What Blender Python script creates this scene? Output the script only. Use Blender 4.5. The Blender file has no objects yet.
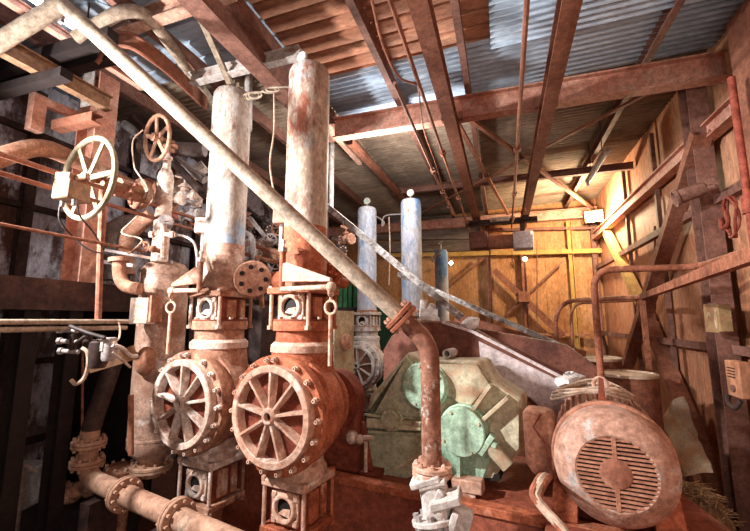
import bpy, math, random
from mathutils import Vector, Matrix
random.seed(7)
PI = math.pi
S = bpy.context.scene
COL = S.collection
V = Vector
ZUP = V((0, 0, 1))

# ------------------------------------------------------------------ camera
EYE = 2.4
YAW = math.radians(18.0)
PIT = math.radians(8.03)
FOC = 390.0
fwd_h = V((-math.sin(YAW), math.cos(YAW), 0))
rgt = V((math.cos(YAW), math.sin(YAW), 0))
F3 = fwd_h * math.cos(PIT) + ZUP * math.sin(PIT)
U3 = -fwd_h * math.sin(PIT) + ZUP * math.cos(PIT)
EYEP = V((0, 0, EYE))

def ray(px, py):
    return F3 + rgt * ((px - 375) / FOC) + U3 * ((265.5 - py) / FOC)
def P(px, py, d):
    """point seen at a pixel of the survey photo, d metres ahead"""
    r = ray(px, py); return EYEP + r * (d / r.dot(fwd_h))
def PX(px, py, x):
    r = ray(px, py); return EYEP + r * (x / r.x)
def PY(px, py, y):
    r = ray(px, py); return EYEP + r * (y / r.y)
def PZ(px, py, z):
    r = ray(px, py); return EYEP + r * ((z - EYE) / r.z)

# pump train frame
PANG = math.radians(-8.7)
pu = V((math.cos(PANG), math.sin(PANG), 0))
pv = V((-math.sin(PANG), math.cos(PANG), 0))
PO = P(268, 417, 3.4)
ZC = PO.z                       # height of the pump centre line
PO = V((PO.x, PO.y, 0))
def PK(px, py, k):
    r = ray(px, py); t = (k - (EYEP - PO).dot(pv)) / r.dot(pv); return EYEP + r * t
def L(s, k, z=0):
    return PO + pu * s + pv * k + ZUP * z

cam_d = bpy.data.cameras.new('camera'); cam = bpy.data.objects.new('camera', cam_d); COL.objects.link(cam)
cam_d.sensor_width = 36; cam_d.lens = FOC / 750 * 36
cam.location = EYEP; cam.rotation_euler = (PI / 2 + PIT, 0, YAW)
cam_d.clip_start = .05
S.camera = cam

# ------------------------------------------------------------------ mesh builder
def frame(ax, up=ZUP):
    ax = V(ax).normalized()
    if abs(ax.dot(up)) > .999: up = V((0, 1, 0)) if abs(ax.y) < .9 else V((1, 0, 0))
    x = up.cross(ax).normalized(); y = ax.cross(x).normalized()
    return x, y, ax

class MB:
    def __init__(s, root=None, M=None):
        s.v = []; s.f = []
        s.root = root
        s.off = V((0, 0, 0)); s.M = M
        if root is not None and M is None: s.off = V(root.location)
    def add(s, vs, fs):
        b = len(s.v)
        for p in vs:
            p = V(p)
            if s.M is not None: p = s.M @ p
            s.v.append(p - s.off)
        s.f.extend([tuple(b + i for i in f) for f in fs])
        return s
    def box(s, c, size, R=None, ch=0):
        c = V(c); hx, hy, hz = (a / 2 for a in size)
        vs = [V((x * hx, y * hy, z * hz)) for x in (-1, 1) for y in (-1, 1) for z in (-1, 1)]
        if R is not None: vs = [R @ p for p in vs]
        return s.add([c + p for p in vs], [(0,1,3,2),(4,6,7,5),(0,4,5,1),(2,3,7,6),(0,2,6,4),(1,5,7,3)])
    def bar(s, p0, p1, w, h, up=ZUP):
        return s.sect(p0, p1, [(-w/2,-h/2),(w/2,-h/2),(w/2,h/2),(-w/2,h/2)], up)
    def sect(s, p0, p1, poly, up=ZUP):
        p0, p1 = V(p0), V(p1); x, y, a = frame(p1 - p0, up)
        n = len(poly)
        vs = [p0 + x * q[0] + y * q[1] for q in poly] + [p1 + x * q[0] + y * q[1] for q in poly]
        fs = [(i, (i+1) % n, n + (i+1) % n, n + i) for i in range(n)]
        fs += [tuple(range(n))[::-1], tuple(range(n, 2*n))]
        return s.add(vs, fs)
    def ibeam(s, p0, p1, w, h, t=.014, up=ZUP):
        a, b, c = w/2, h/2, t/2
        return s.sect(p0, p1, [(-a,-b),(a,-b),(a,-b+t),(c,-b+t),(c,b-t),(a,b-t),(a,b),(-a,b),(-a,b-t),(-c,b-t),(-c,-b+t),(-a,-b+t)], up)
    def chan(s, p0, p1, w, h, t=.012, up=ZUP):      # web on -x side
        a, b = w/2, h/2
        return s.sect(p0, p1, [(-a,-b),(a,-b),(a,-b+t),(-a+t,-b+t),(-a+t,b-t),(a,b-t),(a,b),(-a,b)], up)
    def angle(s, p0, p1, w, h, t=.01, up=ZUP):
        a, b = w/2, h/2
        return s.sect(p0, p1, [(-a,-b),(a,-b),(a,-b+t),(-a+t,-b+t),(-a+t,b),(-a,b)], up)
    def lathe(s, prof, p0, ax, n=28):
        """prof: (radius, distance along ax)"""
        p0 = V(p0); x, y, a = frame(ax)
        vs = []; fs = []
        for r, h in prof:
            for i in range(n):
                t = 2 * PI * i / n
                vs.append(p0 + a * h + (x * math.cos(t) + y * math.sin(t)) * r)
        m = len(prof)
        for j in range(m - 1):
            for i in range(n):
                k = (i + 1) % n
                fs.append((j*n+i, j*n+k, (j+1)*n+k, (j+1)*n+i))
        if prof[0][0] > 0: fs.append(tuple(range(n))[::-1])
        if prof[-1][0] > 0: fs.append(tuple(range((m-1)*n, m*n)))
        return s.add(vs, fs)
    def loopl(s, prof, p0, ax, n=28):               # closed profile lathe (a ring)
        p0 = V(p0); x, y, a = frame(ax); vs = []; fs = []; m = len(prof)
        for r, h in prof:
            for i in range(n):
                t = 2 * PI * i / n
                vs.append(p0 + a * h + (x * math.cos(t) + y * math.sin(t)) * r)
        for j in range(m):
            q = (j + 1) % m
            for i in range(n):
                k = (i + 1) % n
                fs.append((j*n+i, j*n+k, q*n+k, q*n+i))
        return s.add(vs, fs)
    def cyl(s, p0, p1, r, r1=None, n=18):
        p0, p1 = V(p0), V(p1)
        return s.lathe([(r, 0), (r if r1 is None else r1, (p1 - p0).length)], p0, p1 - p0, n)
    def torus(s, c, ax, R, r, n=32, m=8):
        return s.loopl([(R + r * math.cos(2*PI*j/m), r * math.sin(2*PI*j/m)) for j in range(m)], c, ax, n)
    def ball(s, c, r, n=12, m=8, sq=(1, 1, 1)):
        c = V(c); vs = []; fs = []
        for j in range(m + 1):
            f = PI * j / m
            for i in range(n):
                t = 2 * PI * i / n
                vs.append(c + V((r*sq[0]*math.sin(f)*math.cos(t), r*sq[1]*math.sin(f)*math.sin(t), r*sq[2]*math.cos(f))))
        for j in range(m):
            for i in range(n):
                k = (i+1) % n
                fs.append((j*n+i, (j+1)*n+i, (j+1)*n+k, j*n+k))
        return s.add(vs, fs)
    def tube(s, pts, r, n=8, closed=False):
        pts = [V(p) for p in pts]; m = len(pts); vs = []; fs = []
        up = None
        for i in range(m):
            if closed: t = pts[(i+1) % m] - pts[i-1]
            else: t = pts[min(i+1, m-1)] - pts[max(i-1, 0)]
            t.normalize()
            if up is None:
                up = ZUP if abs(t.z) < .9 else V((1, 0, 0))
            x = up.cross(t)
            if x.length < 1e-5: x = V((0,1,0)).cross(t)
            x.normalize(); y = t.cross(x); up = y
            rr = r[i] if isinstance(r, (list, tuple)) else r
            for k in range(n):
                a = 2 * PI * k / n
                vs.append(pts[i] + (x * math.cos(a) + y * math.sin(a)) * rr)
        for i in range(m if closed else m - 1):
            j = (i + 1) % m
            for k in range(n):
                q = (k + 1) % n
                fs.append((i*n+k, i*n+q, j*n+q, j*n+k))
        if not closed: fs += [tuple(range(n))[::-1], tuple(range((m-1)*n, m*n))]
        return s.add(vs, fs)
    def prism(s, pts, vec):
        pts = [V(p) for p in pts]; vec = V(vec); n = len(pts)
        fs = [(i, (i+1) % n, n + (i+1) % n, n + i) for i in range(n)] + [tuple(range(n))[::-1], tuple(range(n, 2*n))]
        return s.add(pts + [p + vec for p in pts], fs)
    def hexnut(s, p, ax, r, h):
        p = V(p); return s.cyl(p, p + V(ax).normalized() * h, r, n=6)
    def build(s, name, mat, parent=None, bev=0, sharp=35, label=None):
        me = bpy.data.meshes.new(name)
        me.from_pydata([tuple(p) for p in s.v], [], s.f)
        me.update()
        import bmesh
        b = bmesh.new(); b.from_mesh(me); bmesh.ops.recalc_face_normals(b, faces=b.faces[:]); b.to_mesh(me); b.free()
        me.shade_smooth(); me.set_sharp_from_angle(angle=math.radians(sharp))
        o = bpy.data.objects.new(name, me); COL.objects.link(o)
        me.materials.append(mat)
        p = parent if parent is not None else s.root
        if p is not None: o.parent = p
        if bev:
            m = o.modifiers.new('edge', 'BEVEL'); m.width = bev; m.segments = 2; m.limit_method = 'ANGLE'; m.angle_limit = math.radians(40)
        if label: o['label'] = label
        return o

def fillet(pts, rad, n=6):
    pts = [V(p) for p in pts]; out = [pts[0]]
    for i in range(1, len(pts) - 1):
        a, b, c = pts[i-1], pts[i], pts[i+1]
        d0 = (a - b); d1 = (c - b)
        r = min(rad, d0.length * .48, d1.length * .48)
        q0 = b + d0.normalized() * r; q1 = b + d1.normalized() * r
        for k in range(n + 1):
            t = k / n
            out.append(q0 * (1-t)**2 + b * 2*t*(1-t) + q1 * t*t)
    out.append(pts[-1]); return out
def spline(pts, n=8):
    pts = [V(p) for p in pts]; out = []
    ext = [pts[0]*2 - pts[1]] + pts + [pts[-1]*2 - pts[-2]]
    for i in range(1, len(ext) - 2):
        p0, p1, p2, p3 = ext[i-1:i+3]
        for k in range(n):
            t = k / n
            out.append(.5 * ((2*p1) + (p2-p0)*t + (2*p0-5*p1+4*p2-p3)*t*t + (3*p1-p0-3*p2+p3)*t**3))
    out.append(pts[-1]); return out

def thing(name, label, cat, loc=(0, 0, 0), rz=0, group=None):
    o = bpy.data.objects.new(name, None); COL.objects.link(o)
    o.location = loc; o.rotation_euler = (0, 0, rz); o.empty_display_size = .1
    o['label'] = label; o['category'] = cat
    if group: o['group'] = group
    return o
def tag(o, label, cat, group=None, kind=None):
    o['label'] = label; o['category'] = cat
    if group: o['group'] = group
    if kind: o['kind'] = kind
    return o
def single(mb, name, mat, label, cat, group=None, bev=0, sharp=35):
    """a thing that is one mesh: origin moved to its lowest middle point"""
    lo = V((min(p.x for p in mb.v), min(p.y for p in mb.v), min(p.z for p in mb.v)))
    hi = V((max(p.x for p in mb.v), max(p.y for p in mb.v), max(p.z for p in mb.v)))
    c = V(((lo.x+hi.x)/2, (lo.y+hi.y)/2, lo.z))
    mb.v = [p - c for p in mb.v]
    o = mb.build(name, mat, bev=bev, sharp=sharp); o.location = c
    return tag(o, label, cat, group)
def struct(mb, name, mat, bev=0, sharp=35):
    o = mb.build(name, mat, bev=bev, sharp=sharp); o['kind'] = 'structure'; return o
def copy_part(o, parent, mat4=None):
    c = o.copy(); COL.objects.link(c); c.parent = parent
    if mat4 is not None: c.matrix_local = mat4
    return c

# ------------------------------------------------------------------ materials
def lin(c):
    r = []
    for x in c:
        x /= 255
        r.append(x / 12.92 if x <= .04045 else ((x + .055) / 1.055) ** 2.4)
    return (*r, 1)
def mat(name, a, b, c=None, scale=3, cfac=.5, rough=.75, metal=0, bump=.25, fine=40, streak=(1, 1, 1), csc=1.2, d=None, dfac=.35, dsc=2.2, spec=.3, con=.40, mid=16):
    """weathered paint or rust: a/b mottled by fine noise, c large patches, d a second set of patches"""
    m = bpy.data.materials.new(name); m.use_nodes = True
    N = m.node_tree.nodes; K = m.node_tree.links
    bs = N['Principled BSDF']
    tc = N.new('ShaderNodeTexCoord'); oi = N.new('ShaderNodeObjectInfo')
    mp = N.new('ShaderNodeVectorMath'); mp.operation = 'MULTIPLY'; mp.inputs[1].default_value = streak
    K.new(tc.outputs['Object'], mp.inputs[0])
    sh = N.new('ShaderNodeVectorMath'); sh.operation = 'ADD'
    mu = N.new('ShaderNodeMath'); mu.operation = 'MULTIPLY'; mu.inputs[1].default_value = 37
    K.new(oi.outputs['Random'], mu.inputs[0]); K.new(mp.outputs[0], sh.inputs[0]); K.new(mu.outputs[0], sh.inputs[1])
    def noise(sc, det=6, ro=.62, vec=sh):
        n = N.new('ShaderNodeTexNoise'); n.inputs['Scale'].default_value = sc; n.inputs['Detail'].default_value = det; n.inputs['Roughness'].default_value = ro
        K.new(vec.outputs[0], n.inputs['Vector']); return n
    def ramp(src, lo, hi):
        r = N.new('ShaderNodeMapRange'); r.inputs['From Min'].default_value = lo; r.inputs['From Max'].default_value = hi
        K.new(src.outputs['Fac'] if 'Fac' in src.outputs else src.outputs[0], r.inputs['Value']); return r
    def mix(f, x, y):
        n = N.new('ShaderNodeMix'); n.data_type = 'RGBA'
        K.new(f.outputs[0], n.inputs[0])
        for s_, q in ((6, x), (7, y)):
            if isinstance(q, tuple): n.inputs[s_].default_value = q
            else: K.new(q.outputs[2], n.inputs[s_])
        return n
    col = mix(ramp(noise(scale, 8, .72), .40, .60), lin(a), lin(b))
    if c: col = mix(ramp(noise(csc, 7, .66), .98 - cfac - .02, .98 - cfac + .07), col, lin(c))
    if d: col = mix(ramp(noise(dsc, 9, .72), .94 - dfac - .02, .94 - dfac + .06), col, lin(d))
    # grain
    g = noise(fine, 4, .7)
    gr = ramp(g, .3, .72); gr.inputs['To Min'].default_value = .72; gr.inputs['To Max'].default_value = 1.12
    g2 = ramp(noise(mid, 7, .74), .36, .62); g2.inputs['To Min'].default_value = 1 - con; g2.inputs['To Max'].default_value = 1.1
    gm = N.new('ShaderNodeMath'); gm.operation = 'MULTIPLY'; K.new(gr.outputs[0], gm.inputs[0]); K.new(g2.outputs[0], gm.inputs[1])
    gr = gm
    vm = N.new('ShaderNodeVectorMath'); vm.operation = 'SCALE'
    K.new(col.outputs[2], vm.inputs[0]); K.new(gr.outputs[0], vm.inputs['Scale'])
    K.new(vm.outputs[0], bs.inputs['Base Color'])
    bs.inputs['Roughness'].default_value = rough; bs.inputs['Metallic'].default_value = metal
    bs.inputs['Specular IOR Level'].default_value = spec
    if bump:
        bp = N.new('ShaderNodeBump'); bp.inputs['Strength'].default_value = bump; bp.inputs['Distance'].default_value = .012
        ad = N.new('ShaderNodeMath'); ad.operation = 'ADD'
        K.new(g.outputs['Fac'], ad.inputs[0]); K.new(noise(scale * 2.5, 6).outputs['Fac'], ad.inputs[1])
        K.new(ad.outputs[0], bp.inputs['Height']); K.new(bp.outputs[0], bs.inputs['Normal'])
    return m
def emit(name, c, st):
    m = bpy.data.materials.new(name); m.use_nodes = True
    bs = m.node_tree.nodes['Principled BSDF']
    bs.inputs['Emission Color'].default_value = lin(c); bs.inputs['Emission Strength'].default_value = st
    bs.inputs['Base Color'].default_value = lin(c)
    return m

M = {}
M['rust_orange'] = mat('rust_orange', (152,78,50), (190,112,80), (206,150,124), scale=5, cfac=.36, csc=2.5, d=(112,52,32), dfac=.34)
M['rust_red'] = mat('rust_red', (112,52,36), (140,70,50), (160,92,68), scale=5, cfac=.32)
M['dust_pink'] = mat('dust_pink', (214,178,158), (196,148,124), (228,206,194), scale=9, cfac=.4, csc=4, d=(158,92,66), dfac=.33, dsc=6)
M['rust_brown'] = mat('rust_brown', (150,102,80), (182,138,114), (204,174,156), scale=5, cfac=.38, csc=2.5, d=(100,62,48), dfac=.34)
M['dust_pale'] = mat('dust_pale', (218,196,182), (198,164,146), (232,220,212), scale=9, cfac=.45, csc=4, d=(150,100,80), dfac=.32, dsc=6)
M['plinth'] = mat('plinth_red', (146,78,58), (164,92,70), (122,62,46), scale=2, cfac=.4, bump=.12, rough=.6, spec=.4)
M['dust_brown'] = mat('dust_brown', (164,128,110), (188,156,138), (144,102,82), scale=5, cfac=.42, csc=2, d=(216,200,192), dfac=.37, dsc=3)
M['vessel'] = mat('vessel_paint', (178,166,154), (202,196,190), (140,172,202), scale=5, cfac=.46, csc=1.9, d=(134,84,62), dfac=.40, dsc=2.6, streak=(1,1,.45), rough=.6)
M['vessel_tan'] = mat('vessel_paint_tan', (172,150,132), (198,184,170), (198,202,206), scale=5, cfac=.42, csc=1.8, d=(146,88,68), dfac=.43, dsc=2.4, streak=(1,1,.45), rough=.6)
M['vessel_blue'] = mat('vessel_paint_blue', (208,210,214), (176,192,218), (112,158,214), scale=6, cfac=.43, csc=2.2, d=(150,100,80), dfac=.35, dsc=4, streak=(1,1,.4), rough=.6)
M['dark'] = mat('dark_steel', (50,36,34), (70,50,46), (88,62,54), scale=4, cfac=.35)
M['void'] = mat('shade_black_steel', (30,22,22), (42,32,30), (52,40,36), scale=3, cfac=.35)  # near black: the dark under the walkway put into the colour
M['girder'] = mat('girder_red', (208,146,124), (218,170,150), (188,122,102), scale=3, cfac=.42, d=(214,176,158), dfac=.34)
M['rail'] = mat('rail_brown', (140,88,68), (160,106,84), (120,74,58), scale=3, cfac=.38)
M['purlin'] = mat('purlin_brown', (122,84,72), (146,104,90), (178,140,124), scale=3, cfac=.32)
M['sheet'] = mat('roof_sheet_grey', (168,186,206), (188,206,224), (150,144,144), scale=1.6, cfac=.34, csc=.8, rough=.5, metal=.0, bump=.06, con=.2, streak=(.25,1,1))
M['sheet_far'] = mat('roof_sheet_dusty', (140,122,106), (160,140,120), (116,90,74), scale=1.6, cfac=.4, csc=.6, rough=.7, bump=.1, streak=(.25,1,1))
M['sheet_rust'] = mat('roof_sheet_rust', (186,124,94), (204,150,120), (150,92,68), scale=2.4, cfac=.38, csc=1, d=(206,170,150), dfac=.27, streak=(.4,1,1))
M['wall_back'] = mat('back_wall_sheet', (190,134,88), (206,154,108), (156,100,64), scale=1.5, cfac=.4, csc=.8, d=(212,190,160), dfac=.28, dsc=1.3, streak=(1,1,.4))
M['wall_right'] = mat('right_wall_sheet', (182,122,88), (198,142,110), (150,94,68), scale=1.5, cfac=.4, csc=.8, d=(196,172,150), dfac=.30, dsc=1.5, streak=(1,1,.4))
M['wall_left'] = mat('left_wall_plate', (100,82,82), (126,108,110), (84,56,50), scale=3, cfac=.46, csc=1.8, d=(196,196,210), dfac=.46, dsc=2.4, streak=(1,1,.5))
M['plank'] = mat('grey_plank', (112,96,88), (132,116,106), (92,72,62), scale=2, cfac=.4, streak=(.3,.3,2))
M['yellow'] = mat('lit_yellow_paint', (206,168,96), (188,146,84), (160,104,64), scale=4, cfac=.36)  # on the wall brace this yellow carries the floodlight's glow
M['pipe_brown'] = mat('pipe_brown', (118,74,58), (150,102,82), (172,132,112), scale=6, cfac=.40, csc=3, d=(206,190,178), dfac=.34, dsc=5)
M['pipe'] = mat('pipe_buff', (156,138,120), (180,164,146), (140,112,94), scale=4, cfac=.36, csc=2, d=(126,84,64), dfac=.32, dsc=3)
M['pipe_rust'] = mat('pipe_rust', (146,84,60), (172,110,84), (112,60,44), scale=6, cfac=.38, csc=3, d=(200,160,140), dfac=.30, dsc=6)
M['thinpipe'] = mat('thin_pipe_rust', (138,86,66), (164,112,90), (106,62,50), scale=6, cfac=.35)
M['manifold'] = mat('manifold_buff', (190,152,128), (172,130,108), (144,100,80), scale=5, cfac=.38, csc=3, d=(212,184,162), dfac=.34)
M['white'] = mat('white_dusty', (216,210,206), (190,180,174), (160,126,110), scale=9, cfac=.40, csc=5)
M['green'] = mat('green_paint', (174,176,146), (188,190,162), (160,128,102), scale=3, cfac=.38, csc=1.6, d=(120,92,72), dfac=.36, dsc=2.4, rough=.6)
M['mint'] = mat('mint_paint', (160,194,168), (174,204,180), (178,174,148), scale=4, cfac=.34, csc=2, rough=.55)
M['khaki'] = mat('khaki_dusty_paint', (190,180,152), (204,196,168), (166,130,104), scale=3, cfac=.4, csc=2)
M['guard'] = mat('guard_grey_lit', (200,186,184), (214,202,204), (160,126,116), scale=3, cfac=.34, csc=1.6, d=(206,196,200), dfac=.32)  # on the belt guard, its lit stretch in the colour
M['guard_dark'] = mat('guard_brown_shade', (104,62,50), (122,76,62), (88,52,44), scale=3, cfac=.4)  # on the belt guard, shade of the upper end in the colour
M['motor'] = mat('motor_dusty_paint', (162,108,86), (182,130,106), (144,92,72), scale=4, cfac=.4, csc=1.8)
M['cowl'] = mat('motor_cowl', (172,128,108), (188,150,132), (154,108,88), scale=4, cfac=.42, csc=2, d=(184,180,176), dfac=.37, dsc=2.4)
M['rope'] = mat('pale_cable', (206,184,164), (184,152,130), scale=12)
M['cable'] = mat('dark_cable', (44,34,34), (64,50,46), scale=10, rough=.6)
M['brass'] = mat('tan_enamel', (160,126,98), (146,110,84), (130,90,68), scale=6, cfac=.33)
M['wheel'] = mat('wheel_olive', (140,128,106), (124,114,92), (136,104,84), scale=6, cfac=.36)
M['dial'] = mat('dial_face', (206,226,218), (196,214,206), scale=6, bump=0, rough=.4)
M['needle'] = mat('needle_black', (28,26,26), (34,30,30), bump=0)
M['grime'] = mat('grey_pipe', (150,140,140), (172,164,162), (128,100,88), scale=5, cfac=.38, csc=2)
M['blackhole'] = mat('bore_black', (18,13,12), (26,18,16), bump=0)
M['hose_red'] = mat('red_hose', (140,62,48), (160,82,64), scale=8)
M['drum'] = mat('drum_rust', (112,66,48), (134,84,62), (96,54,42), scale=4, cfac=.4, d=(206,190,180), dfac=.27, dsc=2.5)
M['lid'] = mat('drum_lid_dusty', (198,176,154), (180,150,126), scale=5)
M['galv'] = mat('galvanised', (150,144,138), (172,168,162), (132,110,96), scale=5, cfac=.36, rough=.5)
M['greenbox'] = mat('green_crate', (40,88,54), (58,112,72), scale=6)
M['floor'] = mat('floor_dirt', (96,56,42), (116,72,54), (82,48,38), scale=3, cfac=.45)
M['ivory_sign'] = mat('box_yellowed', (176,148,104), (154,116,84), (140,96,72), scale=8, cfac=.42, csc=4, d=(206,194,160), dfac=.38, dsc=6)
M['bag'] = mat('plastic_bag', (226,222,220), (206,200,196), scale=8, rough=.4)
M['tube_light'] = emit('fluorescent_tube', (232,240,255), 9)
M['flood_lens'] = emit('flood_lens', (255,236,180), 45)
M['bulb_small'] = emit('small_bulb', (255,240,200), 25)
# ------------------------------------------------------------------ room shell
XR, XL, YB, YF = 2.5, -5.6, 11.5, -2.5
_gt = PY(482, 95, 5.0).z
ZR = _gt + .235                      # roof sheet at x = 0
SL = .03
def roof_z(x): return ZR + SL * x

def sheet(x0, x1, y0, y1, pitch, amp, kind, name, m, dz=0):
    vs = []; fs = []
    if kind == 'sine':
        n = int((y1 - y0) / pitch * 8); ys = [(y0 + (y1 - y0) * i / n, amp * math.cos(2 * PI * i / 8)) for i in range(n + 1)]
    else:
        ys = []; y = y0
        while y < y1:
            for a, h in ((0, 0), (.80, 0), (.82, amp), (.97, amp)): ys.append((y + a * pitch, h))
            y += pitch
    for x in (x0, (x0 + x1) / 2, x1):
        for y, h in ys: vs.append((x, y, roof_z(x) + h + dz))
    n = len(ys)
    for j in (0, 1):
        for i in range(n - 1): fs.append((j*n+i, j*n+i+1, (j+1)*n+i+1, (j+1)*n+i))
    b = MB(); b.add(vs, fs)
    o = struct(b, name, m, sharp=50 if kind == 'sine' else 20)
    sm = o.modifiers.new('thick', 'SOLIDIFY'); sm.thickness = .004; sm.offset = 1
    return o
YS = 4.25
XG = -2.25
sheet(XG, XR + .15, YF, YS, .21, .06, 'rib', 'ceiling', M['sheet_rust'], dz=-.015)
sheet(.0, XR + .15, 2.0, YS + .1, .095, .021, 'sine', 'ceiling', M['sheet'], dz=-.06)
sheet(XG, XR + .15, YS - .03, 5.3, .095, .021, 'sine', 'ceiling', M['sheet'], dz=-.03)
sheet(XG, XR + .15, 5.2, YB + .1, .095, .018, 'sine', 'ceiling', M['sheet_far'], dz=.02)
sheet(XL - .2, XG + .1, YF, 3.5, .26, .03, 'rib', 'ceiling', M['sheet'], dz=.05)
sheet(XL - .2, XG + .1, 3.4, YB + .1, .095, .014, 'sine', 'ceiling', M['sheet_far'], dz=.08)

# floor
b = MB(); b.box((-1.5, 4.5, -.05), (9.4, 15, .1)); struct(b, 'floor', M['floor'])

# right wall: plates between girts and posts
b = MB()
ys = [YF, -1, .8, 2.4, 3.9, 5.6, 7.2, 8.8, 10.4, YB]
for i in range(len(ys) - 1):
    off = .012 * (i % 2)
    b.box((XR + .04 + off, (ys[i] + ys[i+1]) / 2, 2.85), (.03, ys[i+1] - ys[i] + .03, 5.9))
struct(b, 'wall_right', M['wall_right'])
# back wall
b = MB(); x = XL - .1; i = 0
while x < XR + .1:
    w = .86; b.box((x + w/2, YB + .04 + .015 * (i % 2), 2.8), (w + .01, .03, 5.9)); x += w; i += 1
struct(b, 'wall_back', M['wall_back'])
# left wall: big plates with stiffeners
b = MB()
for j in range(6):
    for i in range(10):
        y0 = YF + i * 1.4; z0 = .0 + j * .95
        b.box((XL + random.uniform(-.02, .02), y0 + .7, z0 + .475), (.03, 1.34, .9))
b.box((XL - .08, 4.5, 2.7), (.06, 14, 5.6))
struct(b, 'wall_left', M['wall_left'])
b = MB()
for i in range(11): b.chan((XL + .07, YF + i * 1.4, 0), (XL + .07, YF + i * 1.4, 5.3), .12, .1, up=V((1,0,0)))
for j in range(1, 6): b.bar((XL + .05, YF, j * .95), (XL + .05, YB, j * .95), .08, .07)
struct(b, 'trim_1', M['dark'])

# purlins across the roof, all running towards the back wall
def purlin(x, y0=YF, y1=YB, w=.07, h=.16, m='purlin', drop=.0):
    b = MB(); z = roof_z(x) - h / 2 - .035 - drop
    b.chan((x, y0, z), (x, y1, z), w, h); return struct(b, 'trim_2', M[m])
for px, py, zz in ((398, 100, ZR - .2), (468, 92, ZR - .2), (649, 64, ZR - .2), (332, 128, ZR - .35)):
    p = PZ(px, py, zz)
    purlin(p.x, w=.075)
for x in (-3.3, -4.5): purlin(x, w=.07)

# main cross girder
pt, pb = PY(482, 95, 5.0), PY(482, 117, 5.0)
GT, GB = pt.z, pb.z
b = MB(); gz = (GT + GB) / 2
b.ibeam((XG, 5.0, gz), (XR - .02, 5.0, gz + .0), .16, GT - GB, .02)
g = single(b, 'cross_girder', M['girder'], 'wide dusty pink steel girder spanning the roof above the pumps', 'girder')
# far girder at the back wall
b = MB(); b.ibeam((XL+.2, YB - .36, roof_z(0) - .42), (XR-.05, YB - .36, roof_z(0) - .40), .16, .26, .02)
single(b, 'cross_girder', M['girder'], 'far brown girder high along the top of the back wall', 'girder')
b = MB(); b.ibeam((XG, 8.3, roof_z(0) - .28), (XR, 8.3, roof_z(0) - .26), .1, .14, .015)
struct(b, 'trim_3', M['purlin'])

# two hoist rails under the girder
RZ = GB - .11
rails = []
for px, lab in ((449, 'left hoist rail, a brown steel beam running under the pink cross girder'), (546, 'right hoist rail, a brown steel beam running under the pink cross girder')):
    p = PZ(px, 112, RZ); b = MB()
    b.ibeam((p.x, -.5, RZ - .01), (p.x, 10.9, RZ - .01), .15, .2, .018)
    o = single(b, 'hoist_rail', M['rail'], lab, 'beam'); rails.append(p.x)
    for sx in (-.11, .11):
        b = MB(); b.box((p.x + sx, 4.87, RZ + .10), (.05, .08, .10)); k = b.build('clamp_plate', M['rail']); k.parent = o; k.location = -V(o.location)
    b = MB(); b.bar((p.x, 10.7, RZ + .13), (p.x, YB - .46, RZ + .13), .06, .06); k = b.build('end_bracket', M['rail']); k.parent = o; k.location = -V(o.location)

# bracing rods under the far roof
def rod(p0, p1, w, lab, m='rail', nm='roof_brace', h=None):
    b = MB(); b.angle(p0, p1, w, h or w); return single(b, nm, M[m], lab, 'brace')
bz = roof_z(0) - .33
def behind(pa, pc, z, y=5.2):
    a, c = PZ(*pa, z), PZ(*pc, z); return a + (c-a)*max(0, (y-a.y)/(c.y-a.y))
rod(behind((392, 62), (648, 249), bz), PZ(648, 249, bz), .06, 'long thin roof brace crossing behind both hoist rails and falling to the right')
rod(behind((700, 64), (400, 224), bz - .04), PZ(400, 224, bz - .04), .06, 'long thin roof brace crossing behind both hoist rails and falling to the left')
rod(behind((350, 142), (420, 215), bz), PZ(420, 215, bz), .10, 'thick brown roof strut behind the pink girder beside the tan vessel')
rod(behind((455, 118), (508, 214), bz - .02), PZ(508, 214, bz - .02), .06, 'short roof strut between the two hoist rails')

# longitudinal girders at the left end of the cross girder
p = PZ(305, 100, GB + .1)
b = MB(); b.ibeam((p.x - .1, -1, GB + .12), (p.x - .1, 5.0, GB + .12), .2, .3, .018); single(b, 'roof_girder', M['purlin'], 'dark wide girder running overhead to the end of the pink girder', 'girder')
p = PZ(284, 76, GB + .3)
b = MB(); b.chan((p.x, -1, GB + .3), (p.x, 6.5, GB + .3), .07, .16); single(b, 'roof_girder', M['dust_pink'], 'pale edged narrow girder overhead between the two tall front vessels', 'girder')
# cross beams of the left bay
p0, p1 = PY(198, 78, 3.35), PY(300, 50, 3.35)
b = MB(); b.ibeam((p0.x - .1, 3.35, p0.z), (p1.x, 3.35, p0.z + .02), .1, .13); single(b, 'bay_beam', M['white'], 'whitish horizontal beam behind the top of the left front vessel', 'beam')
p0, p1 = PY(120, 28, 2.6), PY(215, 0, 2.6)
b = MB(); b.ibeam((p0.x - .3, 2.6, p0.z), (p1.x + .2, 2.6, p0.z + .05), .12, .16); single(b, 'bay_beam', M['dust_pink'], 'corroded tan beam overhead at the top left near the bent pipe', 'beam')
# left structural line
XS = -4.15
p0 = PX(50, 72, XS)
b = MB(); b.ibeam((XS, .6, p0.z), (XS, 3.0, p0.z), .1, .17)
single(b, 'walkway_beam', M['brass'], 'tan beam at the upper left meeting the steel column', 'beam')
for i, (px, py, dz, lab) in enumerate(((78, 47, .065, 'dark broad beam behind the diagonal pipe below the fluorescent tube'), (96, 60, .065, 'dark short beam resting on the tan beam near the steel column'), (30, 84, -.275, 'dark lower beam under the tan beam at the left edge'))):
    q = PZ(px, py, p0.z + dz + .1)
    b = MB(); b.bar((XL + .1, q.y, q.z), (q.x + (.45, .3, .5)[i], q.y, q.z), .11, (.13, .13, .09)[i]); single(b, 'bay_beam', M['void'], lab, 'beam')
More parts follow.
